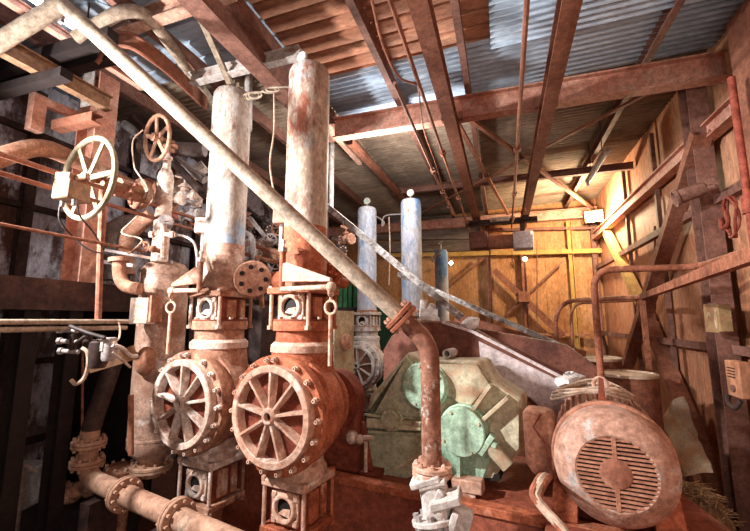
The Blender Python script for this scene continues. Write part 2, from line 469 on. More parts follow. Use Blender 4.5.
# pinkish lower chord seen behind the tubes
p = PZ(40, 20, 5.12); b = MB(); b.ibeam((p.x, 0, 5.12), (p.x, 3.2, 5.12), .08, .08); single(b, 'roof_girder', M['girder'], 'pink narrow girder behind the bright fluorescent tubes', 'girder')
# column
XC = XS - .28
pc = PX(91, 180, XC)
b = MB(); b.ibeam((XC, pc.y, 2.58), (XC, pc.y, 5.25), .24, .3, .02, up=V((1, 0, 0)))
col_o = single(b, 'steel_column', M['girder'], 'pink steel column behind the big handwheel on the left', 'column')
b = MB(); b.box((XC, pc.y - .14, p0.z + .25), (.18, .012, .5)); b.build('gusset_plate', M['white']).parent = col_o
col_o.children[0].location = -V(col_o.location)
# short brackets on the left wall
q0, q1 = PX(38, 100, -4.6), PX(82, 118, -4.6)
b = MB(); b.bar(q0, q1, .07, .09); b.bar(q0 + V((0,0,.05)), q0 - V((0, 0, .35)), .1, .12)
single(b, 'wall_bracket', M['girder'], 'small pink frame on the wall under the tan beam', 'bracket')
q0 = PX(80, 122, -4.2)
b = MB(); b.chan(q0 - V((.35, 0, 0)), q0 + V((.25, 0, .0)), .12, .1); single(b, 'wall_bracket', M['rail'], 'rusty channel stub above the big handwheel', 'bracket')

# mezzanine deck on the left: fascia channel and slab
pf = PX(0, 275, XS); ft = pf.z; fb = PX(0, 309, XS).z
b = MB(); b.chan((XS, -1.5, (ft + fb) / 2), (XS, 3.75, (ft + fb) / 2), .12, ft - fb, .02)
single(b, 'walkway_beam', M['dark'], 'deep dark channel beam edging the walkway on the left', 'beam')
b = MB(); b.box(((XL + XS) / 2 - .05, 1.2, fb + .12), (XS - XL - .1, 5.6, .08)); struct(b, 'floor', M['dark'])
b = MB(); b.box(((XL + XS) / 2, 3.95, (fb) / 2 + .1), (XS - XL, .06, fb)); struct(b, 'wall_left', M['void'])  # near-black end panel, darkness below the deck put into its colour
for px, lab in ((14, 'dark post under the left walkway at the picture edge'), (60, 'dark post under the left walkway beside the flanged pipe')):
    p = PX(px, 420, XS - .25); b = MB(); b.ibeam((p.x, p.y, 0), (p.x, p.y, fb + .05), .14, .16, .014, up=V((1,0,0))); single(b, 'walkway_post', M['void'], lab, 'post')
p0, p1 = PX(16, 462, XS - .5), PX(46, 475, XS - .5)
b = MB(); b.cyl(p0, p1 + (p1 - p0), .022); single(b, 'loose_pipe', M['grime'], 'thin grey pipe slanting through the dark under the walkway', 'pipe')
# slabs of grey scrap under the walkway
b = MB(); q = PX(20, 480, XS - .9)
b.box((q.x, q.y, .42), (.4, .4, .84), Matrix.Rotation(.3, 3, 'Z')); single(b, 'scrap_block', M['grime'], 'grey block lying in the dark under the left walkway', 'block', bev=.03)

# right wall framing
def wallbar(pxa, pya, pxb, pyb, x, w, h, m, lab, nm='wall_brace', sec='chan', ext=0):
    a, c = PX(pxa, pya, x), PX(pxb, pyb, x)
    d = (c - a).normalized(); a = a - d * ext; c = c + d * ext
    b = MB(); getattr(b, sec)(a, c, w, h, up=V((1, 0, 0))); return single(b, nm, M[m], lab, 'brace')
wallbar(607, 233, 641, 302, 2.38, .13, .16, 'yellow', 'yellow lit diagonal brace on the right wall below the floodlight')  # upper half of one brace, lit by its colour; lower half stays brown
wallbar(643, 306, 722, 500, 2.38, .12, .2, 'rail', 'dark lower diagonal brace on the right wall running down to the post')
wallbar(702, 132, 627, 366, 2.30, .12, .2, 'rail', 'long brown diagonal brace on the right wall crossing behind the handrail')
for (pa, pb_, n) in (((628, 253), (716, 197), 1), ((600, 334), (716, 344), 2)):
    a, c = PX(*pa, 2.42), PX(*pb_, 2.42); zz = (a.z + c.z) / 2
    b = MB(); b.angle((2.42, YB, zz), (2.42, -1, zz), .1, .1); struct(b, 'trim_4', M['purlin'])
a = PX(607, 235, 2.4); c = PX(716, 105, 2.4); zz = (a.z + c.z) / 2
b = MB(); b.ibeam((2.4, YB, zz), (2.4, -1, zz), .14, .2, .02); single(b, 'eaves_beam', M['girder'], 'pink beam along the top of the right wall beside the floodlight', 'beam')
pp = PX(717, 300, 2.34)
b = MB(); b.ibeam((2.34, pp.y, 0), (2.34, pp.y, roof_z(2.3) - .05), .2, .24, .018, up=V((0, 1, 0))); single(b, 'wall_post', M['purlin'], 'tall brown post on the right wall carrying the spotlight arm', 'post')
b = MB(); b.cyl(PX(655, 226, 2.44), PX(655, 320, 2.44), .018, n=8); single(b, 'conduit', M['thinpipe'], 'thin vertical conduit on the right wall left of the brown post', 'conduit')
for y in (8.8, 7.2):
    b = MB(); b.bar((2.46, y, 0), (2.46, y, roof_z(2.4) - .2), .06, .06); struct(b, 'trim_4', M['purlin'])
# near red panel at the right edge
a = PX(739, 200, 2.2)
b = MB(); b.box((2.26, a.y - .75, 2.65), (.05, 1.3, 5.3)); struct(b, 'wall_right', M['rail'])

# back wall framing (all on the plane in front of the sheets)
YW = YB - .1
def bw(a, c, w, h, m, sec='bar', y=YW):
    b = MB(); getattr(b, sec)(PY(*a, y), PY(*c, y), w, h, up=V((0, 1, 0))); return b
for x_, w_, m_ in ((487, .10, 'purlin'), (523, .12, 'rail'), (568, .20, 'yellow'), (592, .14, 'purlin')):
    top = PY(x_, 255 if x_ in (523,) else 222, YW); b = MB()
    b.ibeam((top.x, YW, 0), (top.x, YW, top.z), w_, .12, .012, up=V((1, 0, 0)))
    if x_ == 568: single(b, 'wall_post', M[m_], 'yellow riveted post on the back wall left of the floodlight', 'post')
    elif x_ == 523: single(b, 'wall_post', M[m_], 'thin dark post at the middle of the cross braced frame on the back wall', 'post')
    elif x_ == 487: single(b, 'wall_post', M[m_], 'brown post on the back wall below the left end of the hoist', 'post')
    else: single(b, 'wall_post', M[m_], 'orange brown post in the back corner under the floodlight', 'post')
struct(bw((380, 256), (602, 251), .12, .16, 'yellow'), 'trim_5', M['yellow'])
struct(bw((395, 333), (602, 335), .06, .1, 'purlin'), 'trim_5', M['wall_right'])
struct(bw((400, 232), (602, 228), .08, .14, 'purlin'), 'trim_5', M['purlin'])
for a, c, w, m_, lab in (((494, 270), (563, 336), .17, 'rail', 'broad dark diagonal brace on the orange back wall falling to the right'),
                    ((562, 262), (490, 330), .045, 'purlin', 'thin diagonal rod on the orange back wall rising to the right'),
                    ((484, 258), (448, 288), .06, 'rail', 'short diagonal rod on the back wall beside the small blue vessel')):
    b = bw(a, c, w, .05, m_, y=YW - .1); single(b, 'wall_brace', M[m_], lab, 'brace')
b = MB(); b.box(PY(524, 297, YW - .16), (.3, .1, .28)); single(b, 'junction_box', M['rail'], 'small brown box at the crossing of the back wall braces', 'box', bev=.01)
# grey planks high on the back wall left
for i in range(3):
    b = MB(); a = PY(360, 222 + i * 13, YW - .05); c = PY(478, 222 + i * 11.5, YW - .05)
    b.bar(a, c, .06, .33, up=V((0, 0, 1)))
    single(b, 'wall_plank', M['plank'], ('topmost', 'middle', 'lowest')[i] + ' of the grey planks on the back wall behind the blue vessels', 'plank', 'grey planks on the back wall')
# ------------------------------------------------------------------ pump heads
def make_pump(loc, mats, label, rz=PANG, zc=ZC, sc=1.0, nstud=18, full=True, group='diaphragm pump heads'):
    """local frame: y = away from the ribbed cover, z up, cover centre at height zc"""
    body, deep, edge = mats
    t = thing('pump_head', label, 'pump', (loc.x, loc.y, 0), rz, group)
    T = Matrix.Translation((0, 0, zc)) @ Matrix.Scale(sc, 4)
    def mb(): return MB(t, T)
    X, Y, Z = V((1,0,0)), V((0,1,0)), V((0,0,1)); O = V((0,0,0))
    # housing
    mb().lathe([(.0,.10),(.30,.11),(.40,.12),(.46,.165),(.46,.25),(.485,.255),(.485,.315),(.455,.325),(.45,.46),(.42,.54),(.35,.60),(.31,.64),(.31,.68),(.35,.685),(.35,.74),(.0,.74)], O, Y, 48).build('pump_housing', body)
    # flange ring with studs
    mb().loopl([(.41,.075),(.495,.08),(.50,.09),(.50,.155),(.41,.16)], O, Y, 56).build('cover_flange', body)
    # cover
    mb().lathe([(.05,.06),(.2,.085),(.36,.095),(.36,.12),(.0,.12)], O, Y, 40).build('cover_plate', deep)
    mb().loopl([(.355,.008),(.365,.0),(.412,.0),(.42,.01),(.42,.12),(.355,.12)], O, Y, 56).build('cover_rim', edge)
    mb().loopl([(.036,-.015),(.058,-.015),(.075,.0),(.08,.10),(.036,.10)], O, Y, 20).build('hub', edge)
    mb().cyl((0,.03,0), (0,.09,0), .037, n=16).build('hub_bore', M['blackhole'])
    a0 = PI/2
    first = None
    for k in range(9):
        R = Matrix.Rotation(-k * 2*PI/9, 4, 'Y')
        if first is None:
            b = mb(); p = [(.07,.0),(.36,.002),(.36,.10),(.07,.08)]
            w0, w1 = .012, .011
            b.add([V((-w0,p[0][1],p[0][0])),V((w0,p[0][1],p[0][0])),V((w1,p[1][1],p[1][0])),V((-w1,p[1][1],p[1][0])),
                   V((-w0*1.4,p[3][1],p[3][0])),V((w0*1.4,p[3][1],p[3][0])),V((w1*1.6,p[2][1],p[2][0])),V((-w1*1.6,p[2][1],p[2][0]))],
                  [(0,1,2,3),(7,6,5,4),(0,4,5,1),(1,5,6,2),(2,6,7,3),(3,7,4,0)])
            first = b.build('spoke', edge, bev=.004)
        else:
            Tc = Matrix.Translation((0,0,zc)) @ R @ Matrix.Translation((0,0,-zc)); copy_part(first, t, Tc)
    first = None
    for k in range(nstud):
        R = Matrix.Rotation((k + .5) * 2*PI/nstud, 4, 'Y')
        if first is None:
            b = mb(); c = V((0,.08,.46)); b.hexnut(c, -Y, .027, .03); b.loopl([(.008,0),(.017,0),(.017,.055),(.008,.055)], c, -Y, 10)
            first = b.build('stud', edge)
            bore = mb().cyl(c - Y*.015, c - Y*.052, .0085, n=8).build('stud_bore', M['blackhole'], parent=first)
        else:
            Tc = Matrix.Translation((0,0,zc)) @ R @ Matrix.Translation((0,0,-zc)); q = copy_part(first, t, Tc); copy_part(bore, q)
    # neck and upper valve chest
    C = V((0,.45,0))
    mb().lathe([(.31,.30),(.29,.46),(.285,.56),(.255,.60),(.252,.70)], C, Z, 36).build('neck', body)
    b = mb(); b.lathe([(.275,.50),(.297,.51),(.297,.57),(.265,.60)], C, Z, 36); b.build('neck_collar', edge)
    mb().lathe([(.27,.70),(.285,.705),(.285,.79),(.26,.80)], C, Z, 36).build('neck_flange', body)
    def chest(z0, z1, topplate, nm):
        zm = (z0+z1)/2; h = z1-z0
        mb().box(C + Z*zm, (.36,.36,h)).build(nm, deep, bev=.012)
        # window frame with round port on the cover side
        w = mb(); fc = C + Z*zm - Y*.18
        w.loopl([(.085,-.02),(.085,.045),(.115,.05),(.13,.02),(.13,-.02)], fc, -Y, 24)
        for sx in (-1,1):
            for sz in (-1,1):
                w.box(fc + V((sx*.115,-.005,sz*.10)), (.05,.05,.06))
            w.box(fc + V((sx*.13,0,0)), (.03,.04,.2))
        w.box(fc + V((0,0,-.115)), (.22,.04,.035)); w.box(fc + V((0,0,.115)), (.22,.04,.035))
        p = w.build('port_frame', edge, bev=.008)
        mb().cyl(fc - Y*.0, fc - Y*.012, .086, n=24).build('port_bore', M['blackhole'], parent=p)
        b = mb(); b.prism([fc + V((-.07,-.02,-.05)), fc + V((.05,-.02,-.07)), fc + V((.06,-.02,.0)), fc + V((-.02,-.02,-.01))], (0,.012,0)); b.build('port_disc', edge, parent=p)
        # side panel
        b = mb(); sc_ = C + Z*zm + X*.18
        b.box(sc_ + V((.01,-.04,0)), (.03,.12,h*.8)); b.box(sc_ + V((.012,.11,0)), (.03,.07,h*.86)); b.build('side_rib', body, bev=.006)
        f0 = None
        for sx in (-1,1):
            for sy in (-1,1):
                q = C + V((sx*.215, sy*.215, 0))
                b = mb(); b.cyl(q + Z*(z0-.05), q + Z*(z1+.07), .018, n=10); b.hexnut(q + Z*(z1+.045), Z, .034, .035); b.hexnut(q + Z*(z0-.085), Z, .034, .035)
                b.build('tie_rod', edge if sy < 0 else body)
    chest(.80, 1.04, True, 'valve_chest')
    mb().box(C + Z*1.075, (.50,.50,.06)).build('top_plate', body, bev=.01)
    mb().lathe([(.285,.795),(.285,.81)], C, Z, 24).build('gasket', deep)
    f0 = None
    for k in range(12):
        a = k * PI/6 + .2; q = C + V((.255*math.cos(a), .255*math.sin(a), .80))
        b = mb(); b.hexnut(q, Z, .022, .03); b.build('flange_nut', edge)
    # lower valve chest
    b = mb(); b.lathe([(.23,-.60),(.25,-.57),(.25,-.52),(.22,-.48),(.22,-.40)], C, Z, 20); b.build('lower_neck', edge)
    b = mb(); b.box(C - Z*.615, (.48,.48,.07)); b.build('lower_flange', edge, bev=.015)
    chest(-.97, -.65, False, 'lower_valve_chest')
    b = mb(); b.box(C - Z*1.005, (.48,.48,.06)); b.build('bottom_plate', body, bev=.01)
    b = mb(); b.lathe([(.14,-1.035),(.12,-1.2),(.12,-zc/sc-.0)], C, Z, 20); b.build('inlet_pipe', body)
    return t

H2 = make_pump(L(0, 0), (M['rust_orange'], M['rust_red'], M['dust_pink']), 'nearer orange brown pump head with a nine spoked cover and clear studs')
H1 = make_pump(L(-1.113, 0), (M['rust_brown'], M['rust_red'], M['dust_pale']), 'paler brown spoked pump head beside the standing pipe, second from the camera')

# ------------------------------------------------------------------ air vessels on the chests
def make_vessel(loc, z0, ztop, r, m, label, lug=True, gauge=False, rz=PANG, lugdir=(-1,-.55), lowh=0, lowm=None):
    t = thing('air_vessel', label, 'air vessel', (loc.x, loc.y, z0), rz, 'tall cylindrical air vessels on the pumps')
    def mb(): return MB(t, Matrix.Identity(4))
    Z = V((0,0,1)); h = ztop - z0
    mb().lathe([(r*1.0,h*.0+lowh),(r,h-.13),(r*1.01,h-.125),(r*1.01,h-.11),(r,h-.10),(r*.985,h-.06),(r*.90,h-.02),(r*.72,h),(0,h)], (0,0,0), Z, 44).build('shell', m)
    if lowh: mb().lathe([(r*.99,.0),(r,.03),(r,.16),(r*1.012,.165),(r*1.012,.18),(r,.185),(r,lowh),(0,lowh)], (0,0,0), Z, 44).build('shell_base', lowm)
    mb().lathe([(r*1.02,-.0),(r*1.12,.002),(r*1.12,.04),(r*1.0,.045)], (0,0,0), Z, 36).build('foot_flange', M['rust_brown'])
    if lug:
        d = V((lugdir[0], lugdir[1], 0)).normalized()
        R = Matrix.Rotation(math.atan2(d.y, d.x), 3, 'Z')
        c = d * (r + .03) + Z * (lug)
        mb().box(c, (.14, .17, .17), R).build('lug_box', M['dust_pink'] if m != M['vessel'] else M['dust_pale'], bev=.008)
        b = mb(); b.box(c - Z * .2, (.03,.05,.26), R); b.build('lug_strap', M['white'])
    b = mb(); b.torus((0,0,h+.012), Z, r*.25, .012, 16, 6)
    b.cyl((0,0,h-.01),(0,0,h+.03), .03, n=10); b.build('top_boss', M['rust_brown'])
    if gauge:
        b = mb(); b.cyl((0,0,h),(0,0,h+.07), .012, n=8); b.cyl((0,.015,h+.13),(0,-.02,h+.13), .068, n=24); g = b.build('gauge', M['white'])
        R = Matrix.Rotation(.3, 4, 'Z')
        b = mb(); b.cyl((0,-.018,h+.13),(0,-.0225,h+.13), .056, n=24); b.build('dial', M['dial'], parent=g)
        b = mb(); b.bar((0,-.025,h+.13),(.03,-.025,h+.16), .006, .003); b.build('pointer', M['needle'], parent=g)
    return t
zt2 = P(307, 58, 3.62).z; zt1 = P(229, 83, 4.1).z
zb = ZC + 1.105
V2 = make_vessel(L(0, .45), zb, zt2, .212, M['vessel_tan'], 'nearest tall tan air vessel with a rusty patch, standing on the orange pump head', lug=.72, lowh=.60, lowm=M['rust_orange'])
V1 = make_vessel(L(-1.113, .45), zb, zt1, .215, M['vessel'], 'tall grey air vessel with pale blue paint, standing on the paler brown pump head', lug=.74, lowh=.52, lowm=M['dust_brown'])
# pale disc of a gauge on the near vessel
b = MB(); c = L(.02, .45, zt2 + .05)
t = thing('vessel_gauge', 'pale green round gauge on top of the nearest air vessel', 'gauge', L(0, .45, zt2))
b = MB(t); b.cyl(L(0.02,.29,zt2-.02), L(0.02,.29,zt2+.02), .012, n=8); b.cyl(L(.02,.31,zt2+.03), L(0.02,.28,zt2+.03), .058, n=24); b.build('gauge_body', M['white'])
b = MB(t); b.cyl(L(.02,.279,zt2+.03), L(0.02,.274,zt2+.03), .05, n=24); b.build('dial', M['dial'])

# ------------------------------------------------------------------ swing davits with hanging rods
def davit(post_px, y0, y1, end_px, k, kend, m, lab, lab2, rod_py, side):
    pt = PK(post_px, y0, k); pb_ = PK(post_px, y1, k)
    base = V((pt.x, pt.y, ZC + 1.105)); top = V((pt.x, pt.y, pt.z))
    t = thing('swing_davit', lab, 'davit', base, 0, 'swing davits beside the air vessels')
    MB(t).cyl(base, top, .028, n=12).build('post', m)
    b = MB(t); b.hexnut(top, ZUP, .045, .04); b.cyl(top + ZUP*.04, top + ZUP*.10, .016, n=8); b.hexnut(top+ZUP*.085, ZUP, .026, .025); b.build('post_nut', M['dust_pale'])
    e = PK(end_px[0], end_px[1], kend)
    arm0 = V((pt.x, pt.y, e.z - .0)); d = (e - arm0).normalized()
    MB(t).cyl(arm0, e, .024, n=12).build('arm', M['dust_pink'])
    # tapered plate over the arm
    b = MB(t); n = d.cross(ZUP).normalized()
    q = [arm0 + ZUP*.07, arm0 + ZUP*.23, arm0 + d*.06 + ZUP*.24, e + ZUP*.075, e + ZUP*.045]
    b.prism([p - n*.02 for p in q], n*.04); b.build('gusset', M['dust_pink'] if side > 0 else m, bev=.004)
    b = MB(t); b.ball(e, .045); b.torus(e - ZUP*.05, d, .03, .01, 16, 6); b.build('eye', M['dust_pink'])
    # rod hung from the eye
    r0 = e - ZUP * .17; rend = P(end_px[0] - 2, rod_py, (e - EYEP).dot(fwd_h))
    h = thing('hanging_rod', lab2, 'rod', V((e.x, e.y, rend.z)), 0, 'ring topped rods hung from the davits')
    b = MB(h); b.torus(r0, n, .055, .012, 24, 8); b.cyl(e - ZUP*.05, e - ZUP*.12, .013, n=8); b.build('ring', M['dust_pink'])
    b = MB(h); b.cyl(r0 - ZUP*.055, V((e.x, e.y, rend.z)), .016, n=10); b.build('shank', M['dust_pink'])
davit(283, 252, 300, (331, 287), .12, .10, M['rust_orange'], 'orange davit arm swung to the right of the nearest air vessel', 'long rod with a ring hanging from the orange davit', 366, 1)
davit(201, 262, 300, (172, 291), .12, .05, M['rust_brown'], 'brown davit arm swung to the left of the grey air vessel', 'long rod with a ring hanging from the brown davit by the standing pipe', 354, -1)

# ------------------------------------------------------------------ second pump further back
def cam_sd(px, py, d): return P(px, py, d)
q = P(356, 366, 7.1)
H3 = make_pump(V((q.x, q.y, 0)), (M['white'], M['rust_brown'], M['white']), 'small looking whitish spoked pump head far behind the orange one', zc=q.z, sc=.86, nstud=18)
m3 = Matrix.Rotation(PANG, 3, 'Z') @ V((0, .405, 0))
v3 = V((q.x, q.y, 0)) + m3
make_vessel(v3, q.z + .951, P(367, 211, 7.7).z, .185, M['vessel_blue'], 'blue and white gauged air vessel behind the diagonal pipe, left of the far pair', lug=0, gauge=True)
q2 = P(404, 372, 6.55)
H4 = make_pump(V((q2.x, q2.y, 0)), (M['grime'], M['rust_brown'], M['white']), 'whitish pump head mostly hidden behind the pipe bend and gearbox', zc=q2.z, sc=.86)
v4 = V((q2.x, q2.y, 0)) + m3
make_vessel(v4, q2.z + .951, P(411, 206, 7.3).z, .185, M['vessel_blue'], 'blue and white gauged air vessel nearer the stringer, right of the far pair', lug=0, gauge=True)
q5 = P(443, 330, 10.2)
t = thing('air_vessel', 'smallest blue grey air vessel near the orange back wall', 'air vessel', V((q5.x, q5.y, 0)), 0, 'tall cylindrical air vessels on the pumps')
zt = P(443, 250, 10.2).z
b = MB(t); b.lathe([(.17,1.2),(.17,zt-.06),(.14,zt-.01),(.1,zt),(0,zt)], V((q5.x,q5.y,0)), ZUP, 28); b.build('shell', M['vessel_blue'])
b = MB(t); b.lathe([(.3,0),(.3,.1),(.2,.12),(.2,1.2),(.24,1.2),(.24,1.26),(.17,1.27)], V((q5.x,q5.y,0)), ZUP, 24); b.build('pedestal', M['grime'])
b = MB(t); b.cyl(V((q5.x,q5.y,zt)), V((q5.x,q5.y,zt+.16)), .015, n=8); b.bar(V((q5.x-.06,q5.y,zt+.17)), V((q5.x+.05,q5.y,zt+.24)), .02, .03); b.build('top_cock', M['white'])

# ------------------------------------------------------------------ plinth
kf = .78
lipz = PK(445, 497, kf).z
PT = lipz
b = MB(); z0 = 0
b.prism([L(-2.1, kf, 0), L(3.45, kf, 0), L(3.0, kf + 1.58, 0), L(-2.1, kf + 1.58, 0)], (0, 0, PT - .07))
o = single(b, 'machine_plinth', M['plinth'], 'big red concrete plinth under the gearbox and motor, behind the pump heads', 'plinth', bev=.015)
b = MB(); b.prism([L(-.1, kf - .03, PT - .07), L(3.4, kf - .03, PT - .07), L(3.4, kf + .09, PT - .07), L(-.1, kf + .09, PT - .07)], (0, 0, .07))
single(b, 'skid_rail', M['rust_orange'], 'long steel edge rail along the top of the red plinth', 'rail', bev=.008)
# pump crosshead frame standing on the plinth behind the heads
for i, (s, lab) in enumerate(((0, 'red brown crosshead frame behind the orange pump head'), (-1.113, 'brown crosshead frame behind the paler pump head'))):
    b = MB(); 
    t = thing('crosshead_frame', lab, 'pump frame', L(s, 1.5, PT - .07))
    b = MB(t); b.prism([L(s-.33, 1.0, PT-.07), L(s+.30, 1.0, PT-.07), L(s+.30, 1.18, PT-.07), L(s-.33, 1.18, PT-.07)], (0,0,ZC - .02 - PT)); b.build('casing', M['rust_red'] if i == 0 else M['rust_brown'], bev=.05)
    b = MB(t); b.prism([L(s+.33, .98, PT-.07), L(s+.52, .98, PT-.07), L(s+.52, 1.17, PT-.07), L(s+.33, 1.17, PT-.07)], (0,0,.06))
    b.prism([L(s+.40, 1.0, PT), L(s+.46, 1.0, PT), L(s+.36, 1.0, PT+.45), L(s+.33, 1.0, PT+.45)], pv*.05); b.build('foot', M['rust_red'], bev=.005)
    b = MB(t); b.cyl(L(s, .97, ZC-.03), L(s, 1.16, ZC-.03), .30, n=30); b.build('crosshead_barrel', M['rust_red'])
# ------------------------------------------------------------------ gearbox
KG = 1.22
def G(px, py, k=KG): return PK(px, py, k)
gb = [(367,470),(367,407),(372,394),(408,352),(420,360),(445,361),(480,361),(494,382),(522,399),(523,450),(514,458),(500,470),(494,481),(372,481)]
pts = [G(*p) for p in gb]
gl = sum(pts, V()) / len(pts)
t = thing('gearbox', 'large green gearbox with round bearing covers behind the bent pipe', 'gearbox', V((gl.x, gl.y, min(p.z for p in pts))))
b = MB(t); b.prism(pts, pv * .46); b.build('casing', M['khaki'], bev=.025)
# left lower panel and upper left panel
def panel(poly, m, nm, d=.05, bev=.01, k=KG):
    b = MB(t); b.prism([G(*p, k) for p in poly], -pv * d); return b.build(nm, m, bev=bev)
panel([(370,468),(370,428),(423,432),(423,470),(405,479),(378,479)], M['green'], 'lower_panel', .05)
panel([(371,424),(371,408),(376,396),(408,356),(420,370),(424,398),(424,416),(371,412)], M['green'], 'upper_panel', .06)
panel([(370,426),(370,416),(424,420),(424,429)], M['khaki'], 'split_flange', .09)
panel([(437,364),(478,364),(491,384),(469,408),(440,390)], M['khaki'], 'sloping_panel', .05)
panel([(466,402),(492,382),(520,400),(520,448),(513,456),(489,434)], M['khaki'], 'output_panel', .03)
panel([(440,420),(470,444),(490,440),(494,452),(484,478),(438,478)], M['mint'], 'lower_apron', .05)
def cover(px, py, r, m, nm, d=.1, n=0):
    c = G(px, py); b = MB(t); b.lathe([(r+.012,0),(r+.012,-d*.5),(r,-d*.55),(r,-d+.008),(r-.01,-d),(0,-d)], c, pv, 44); o = b.build(nm, m)
    for i in range(n):
        a = i * 2*PI/n + .5; q = c - pv*d + (pu*math.cos(a) + ZUP*math.sin(a)) * r * .86
        b = MB(t); b.hexnut(q, -pv, .014, .014); b.build('bolt', M['khaki'], parent=o)
cover(466, 427, .215, M['mint'], 'round_cover', .20, 4)
cover(428, 384, .22, M['mint'], 'round_cover', .15, 5)
cover(395, 418, .105, M['green'], 'small_cover', .14, 4)
# stiffening ribs radiating from the cover
def rib(a, c, w, d, m='khaki'):
    p0, p1 = G(*a), G(*c); b = MB(t); b.bar(p0 - pv*d/2, p1 - pv*d/2, w, d, up=pv); return b.build('rib', M[m], bev=.004)
rib((474,410), (493,383), .035, .15); rib((483,419), (510,395), .035, .15); rib((371,413),(386,415), .025, .10, 'green'); rib((404,420),(424,423), .04, .10, 'green')
rib((376,478),(424,452), .03, .07, 'khaki'); rib((371,430),(423,433), .03, .08, 'green')
# slanting pipe boss and bracket at lower right
b = MB(t); b.cyl(G(488,438)-pv*.12, G(510,462)-pv*.12, .062, n=20); b.build('drain_boss', M['khaki'])
b = MB(t); b.bar(G(484,449)-pv*.14, G(496,431)-pv*.14, .05, .10, up=pv); b.bar(G(490,436)-pv*.14, G(500,441)-pv*.14, .05, .08, up=pv); b.build('boss_bracket', M['mint'], bev=.006)
b = MB(t); b.bar(G(463,445)-pv*.10, G(463,482)-pv*.10, .03, .14, up=pv); b.build('web', M['mint'])
p = G(473,476); b = MB(t); b.bar(G(458,476)-pv*.16, G(487,480)-pv*.16, .14, .11); b.build('foot', M['dust_pink'], bev=.012)
b = MB(t); q = G(472,490) - pv*.16; b.box(V((q.x,q.y,(PT + p.z)/2 - .03)), (.14,.12, max(.04, p.z - PT + .06))); b.build('foot_block', M['dust_pink'])
b = MB(t); q = G(380,484) + pv*.2; b.prism([G(372,481), G(500,481), G(500,481)+pv*.4, G(372,481)+pv*.4], V((0,0,PT - .07 - G(400,481).z))); b.build('base', M['void'])  # near-black filler, shade of the gap below the casing as colour
# lifting eye pipe on top
b = MB(); c = G(450, 353, KG + .3); b.loopl([(.03,-.12),(.048,-.12),(.048,.14),(.03,.14)], c, pv, 20)
single(b, 'pipe_stub', M['white'], 'short white open pipe stub poking over the gearbox top', 'pipe')

# ------------------------------------------------------------------ belt guard
KB = 1.86
def B(px, py, k=KB): return PK(px, py, k)
out = [(383,420),(383,350),(391,336),(404,326),(425,321),(447,321),(472,330),(590,390),(604,412),(596,440),(560,440),(531,404),(498,380),(478,378),(470,400),(440,420)]
pts = [B(*p) for p in out]; c = sum(pts, V())/len(pts)
t = thing('belt_guard', 'long slanted grey belt guard running from the gearbox down to the motor', 'guard', V((c.x, c.y, PT - .07)))
b = MB(t); b.prism(pts, pv * .34); b.build('pulley_casing', M['guard_dark'], bev=.02)
face = [(479,341),(588,394),(598,412),(590,430),(560,426),(532,399),(500,376),(482,372)]
b = MB(t); b.prism([B(*p) for p in face], -pv*.03); b.build('side_plate', M['guard'], bev=.008)  # pale plate over the lit part of the guard only, light as colour
b = MB(t); b.bar(B(472,331)-pv*.03, B(590,391)-pv*.03, .03, .03, up=pv); b.bar(B(443,322)-pv*.02, B(474,332)-pv*.02, .03, .03, up=pv); b.build('top_edge', M['guard'])
b = MB(t); b.bar(B(432,322)-pv*.015, B(432,350)-pv*.015, .02, .02, up=pv); b.build('seam', M['rust_red'])
for s in (.4, 2.4):
    b = MB(t); q = L(1.0 + s*.6, KB + .17, 0); b.box(V((q.x, q.y, (PT + 1.5)/2)), (.14,.14,1.6-PT)); b.build('stand', M['guard_dark'])
# black cowl on top of the guard
b = MB(); b.prism([B(470,327,KB+.34), B(566,345,KB+.34), B(600,370,KB+.34), B(600,392,KB+.34)], pv*.2); single(b, 'guard_lid', M['guard_dark'], 'brown sloping plate behind the top edge of the belt guard', 'plate')

# ------------------------------------------------------------------ motor
KM = .36
mc = PK(616, 474, KM)
mz = mc.z; mr = .362
t = thing('electric_motor', 'large dusty electric motor with a slotted fan cowl at the right front', 'motor', V((mc.x + pv.x*.5, mc.y + pv.y*.5, PT)))
def mb(): return MB(t)
mb().loopl([(.215,.0),(.228,-.006),(.25,.004),(.315,.05),(.35,.09),(mr,.15),(mr,.30),(mr-.02,.30),(mr-.02,.16),(.215,.03)], mc, pv, 60).build('fan_cowl', M['cowl'])
mb().lathe([(.22,.06),(.335,.16),(.335,.28),(0,.28)], mc, pv, 40).build('cowl_inside', M['blackhole'])
mb().lathe([(.092,.04),(.092,-.006),(.078,-.016),(0,-.018)], mc, pv, 32).build('cowl_cap', M['motor'])
g = None
nb = 17
for i in range(nb):
    z = -.215 + .43 * (i + .5) / nb; hw = math.sqrt(.222**2 - z*z)
    b = mb(); b.bar(mc + ZUP*z - pu*hw, mc + ZUP*z + pu*hw, .016, .012); b.build('grille_bar', M['motor'])
b = mb(); b.bar(mc - ZUP*.215 - pv*.004, mc + ZUP*.215 - pv*.004, .022, .016); b.build('grille_upright', M['motor'])
mb().lathe([(mr+.012,.29),(mr+.02,.30),(mr+.02,.36),(mr-.005,.37)], mc, pv, 60).build('end_ring', M['motor'])
# finned body
prof = [(.335,.36),(.335,1.12),(.35,1.125),(.35,1.19),(.28,1.24),(.07,1.25),(.06,1.5),(0,1.5)]
mb().lathe(prof, mc, pv, 48).build('stator_body', M['motor'])
b = mb()
for i in range(36):
    a = i * 2*PI/36; d = pu*math.cos(a) + ZUP*math.sin(a); b.bar(mc + d*.345 + pv*.38, mc + d*.345 + pv*1.11, .012, .05, up=d)
b.build('cooling_fins', M['motor'])
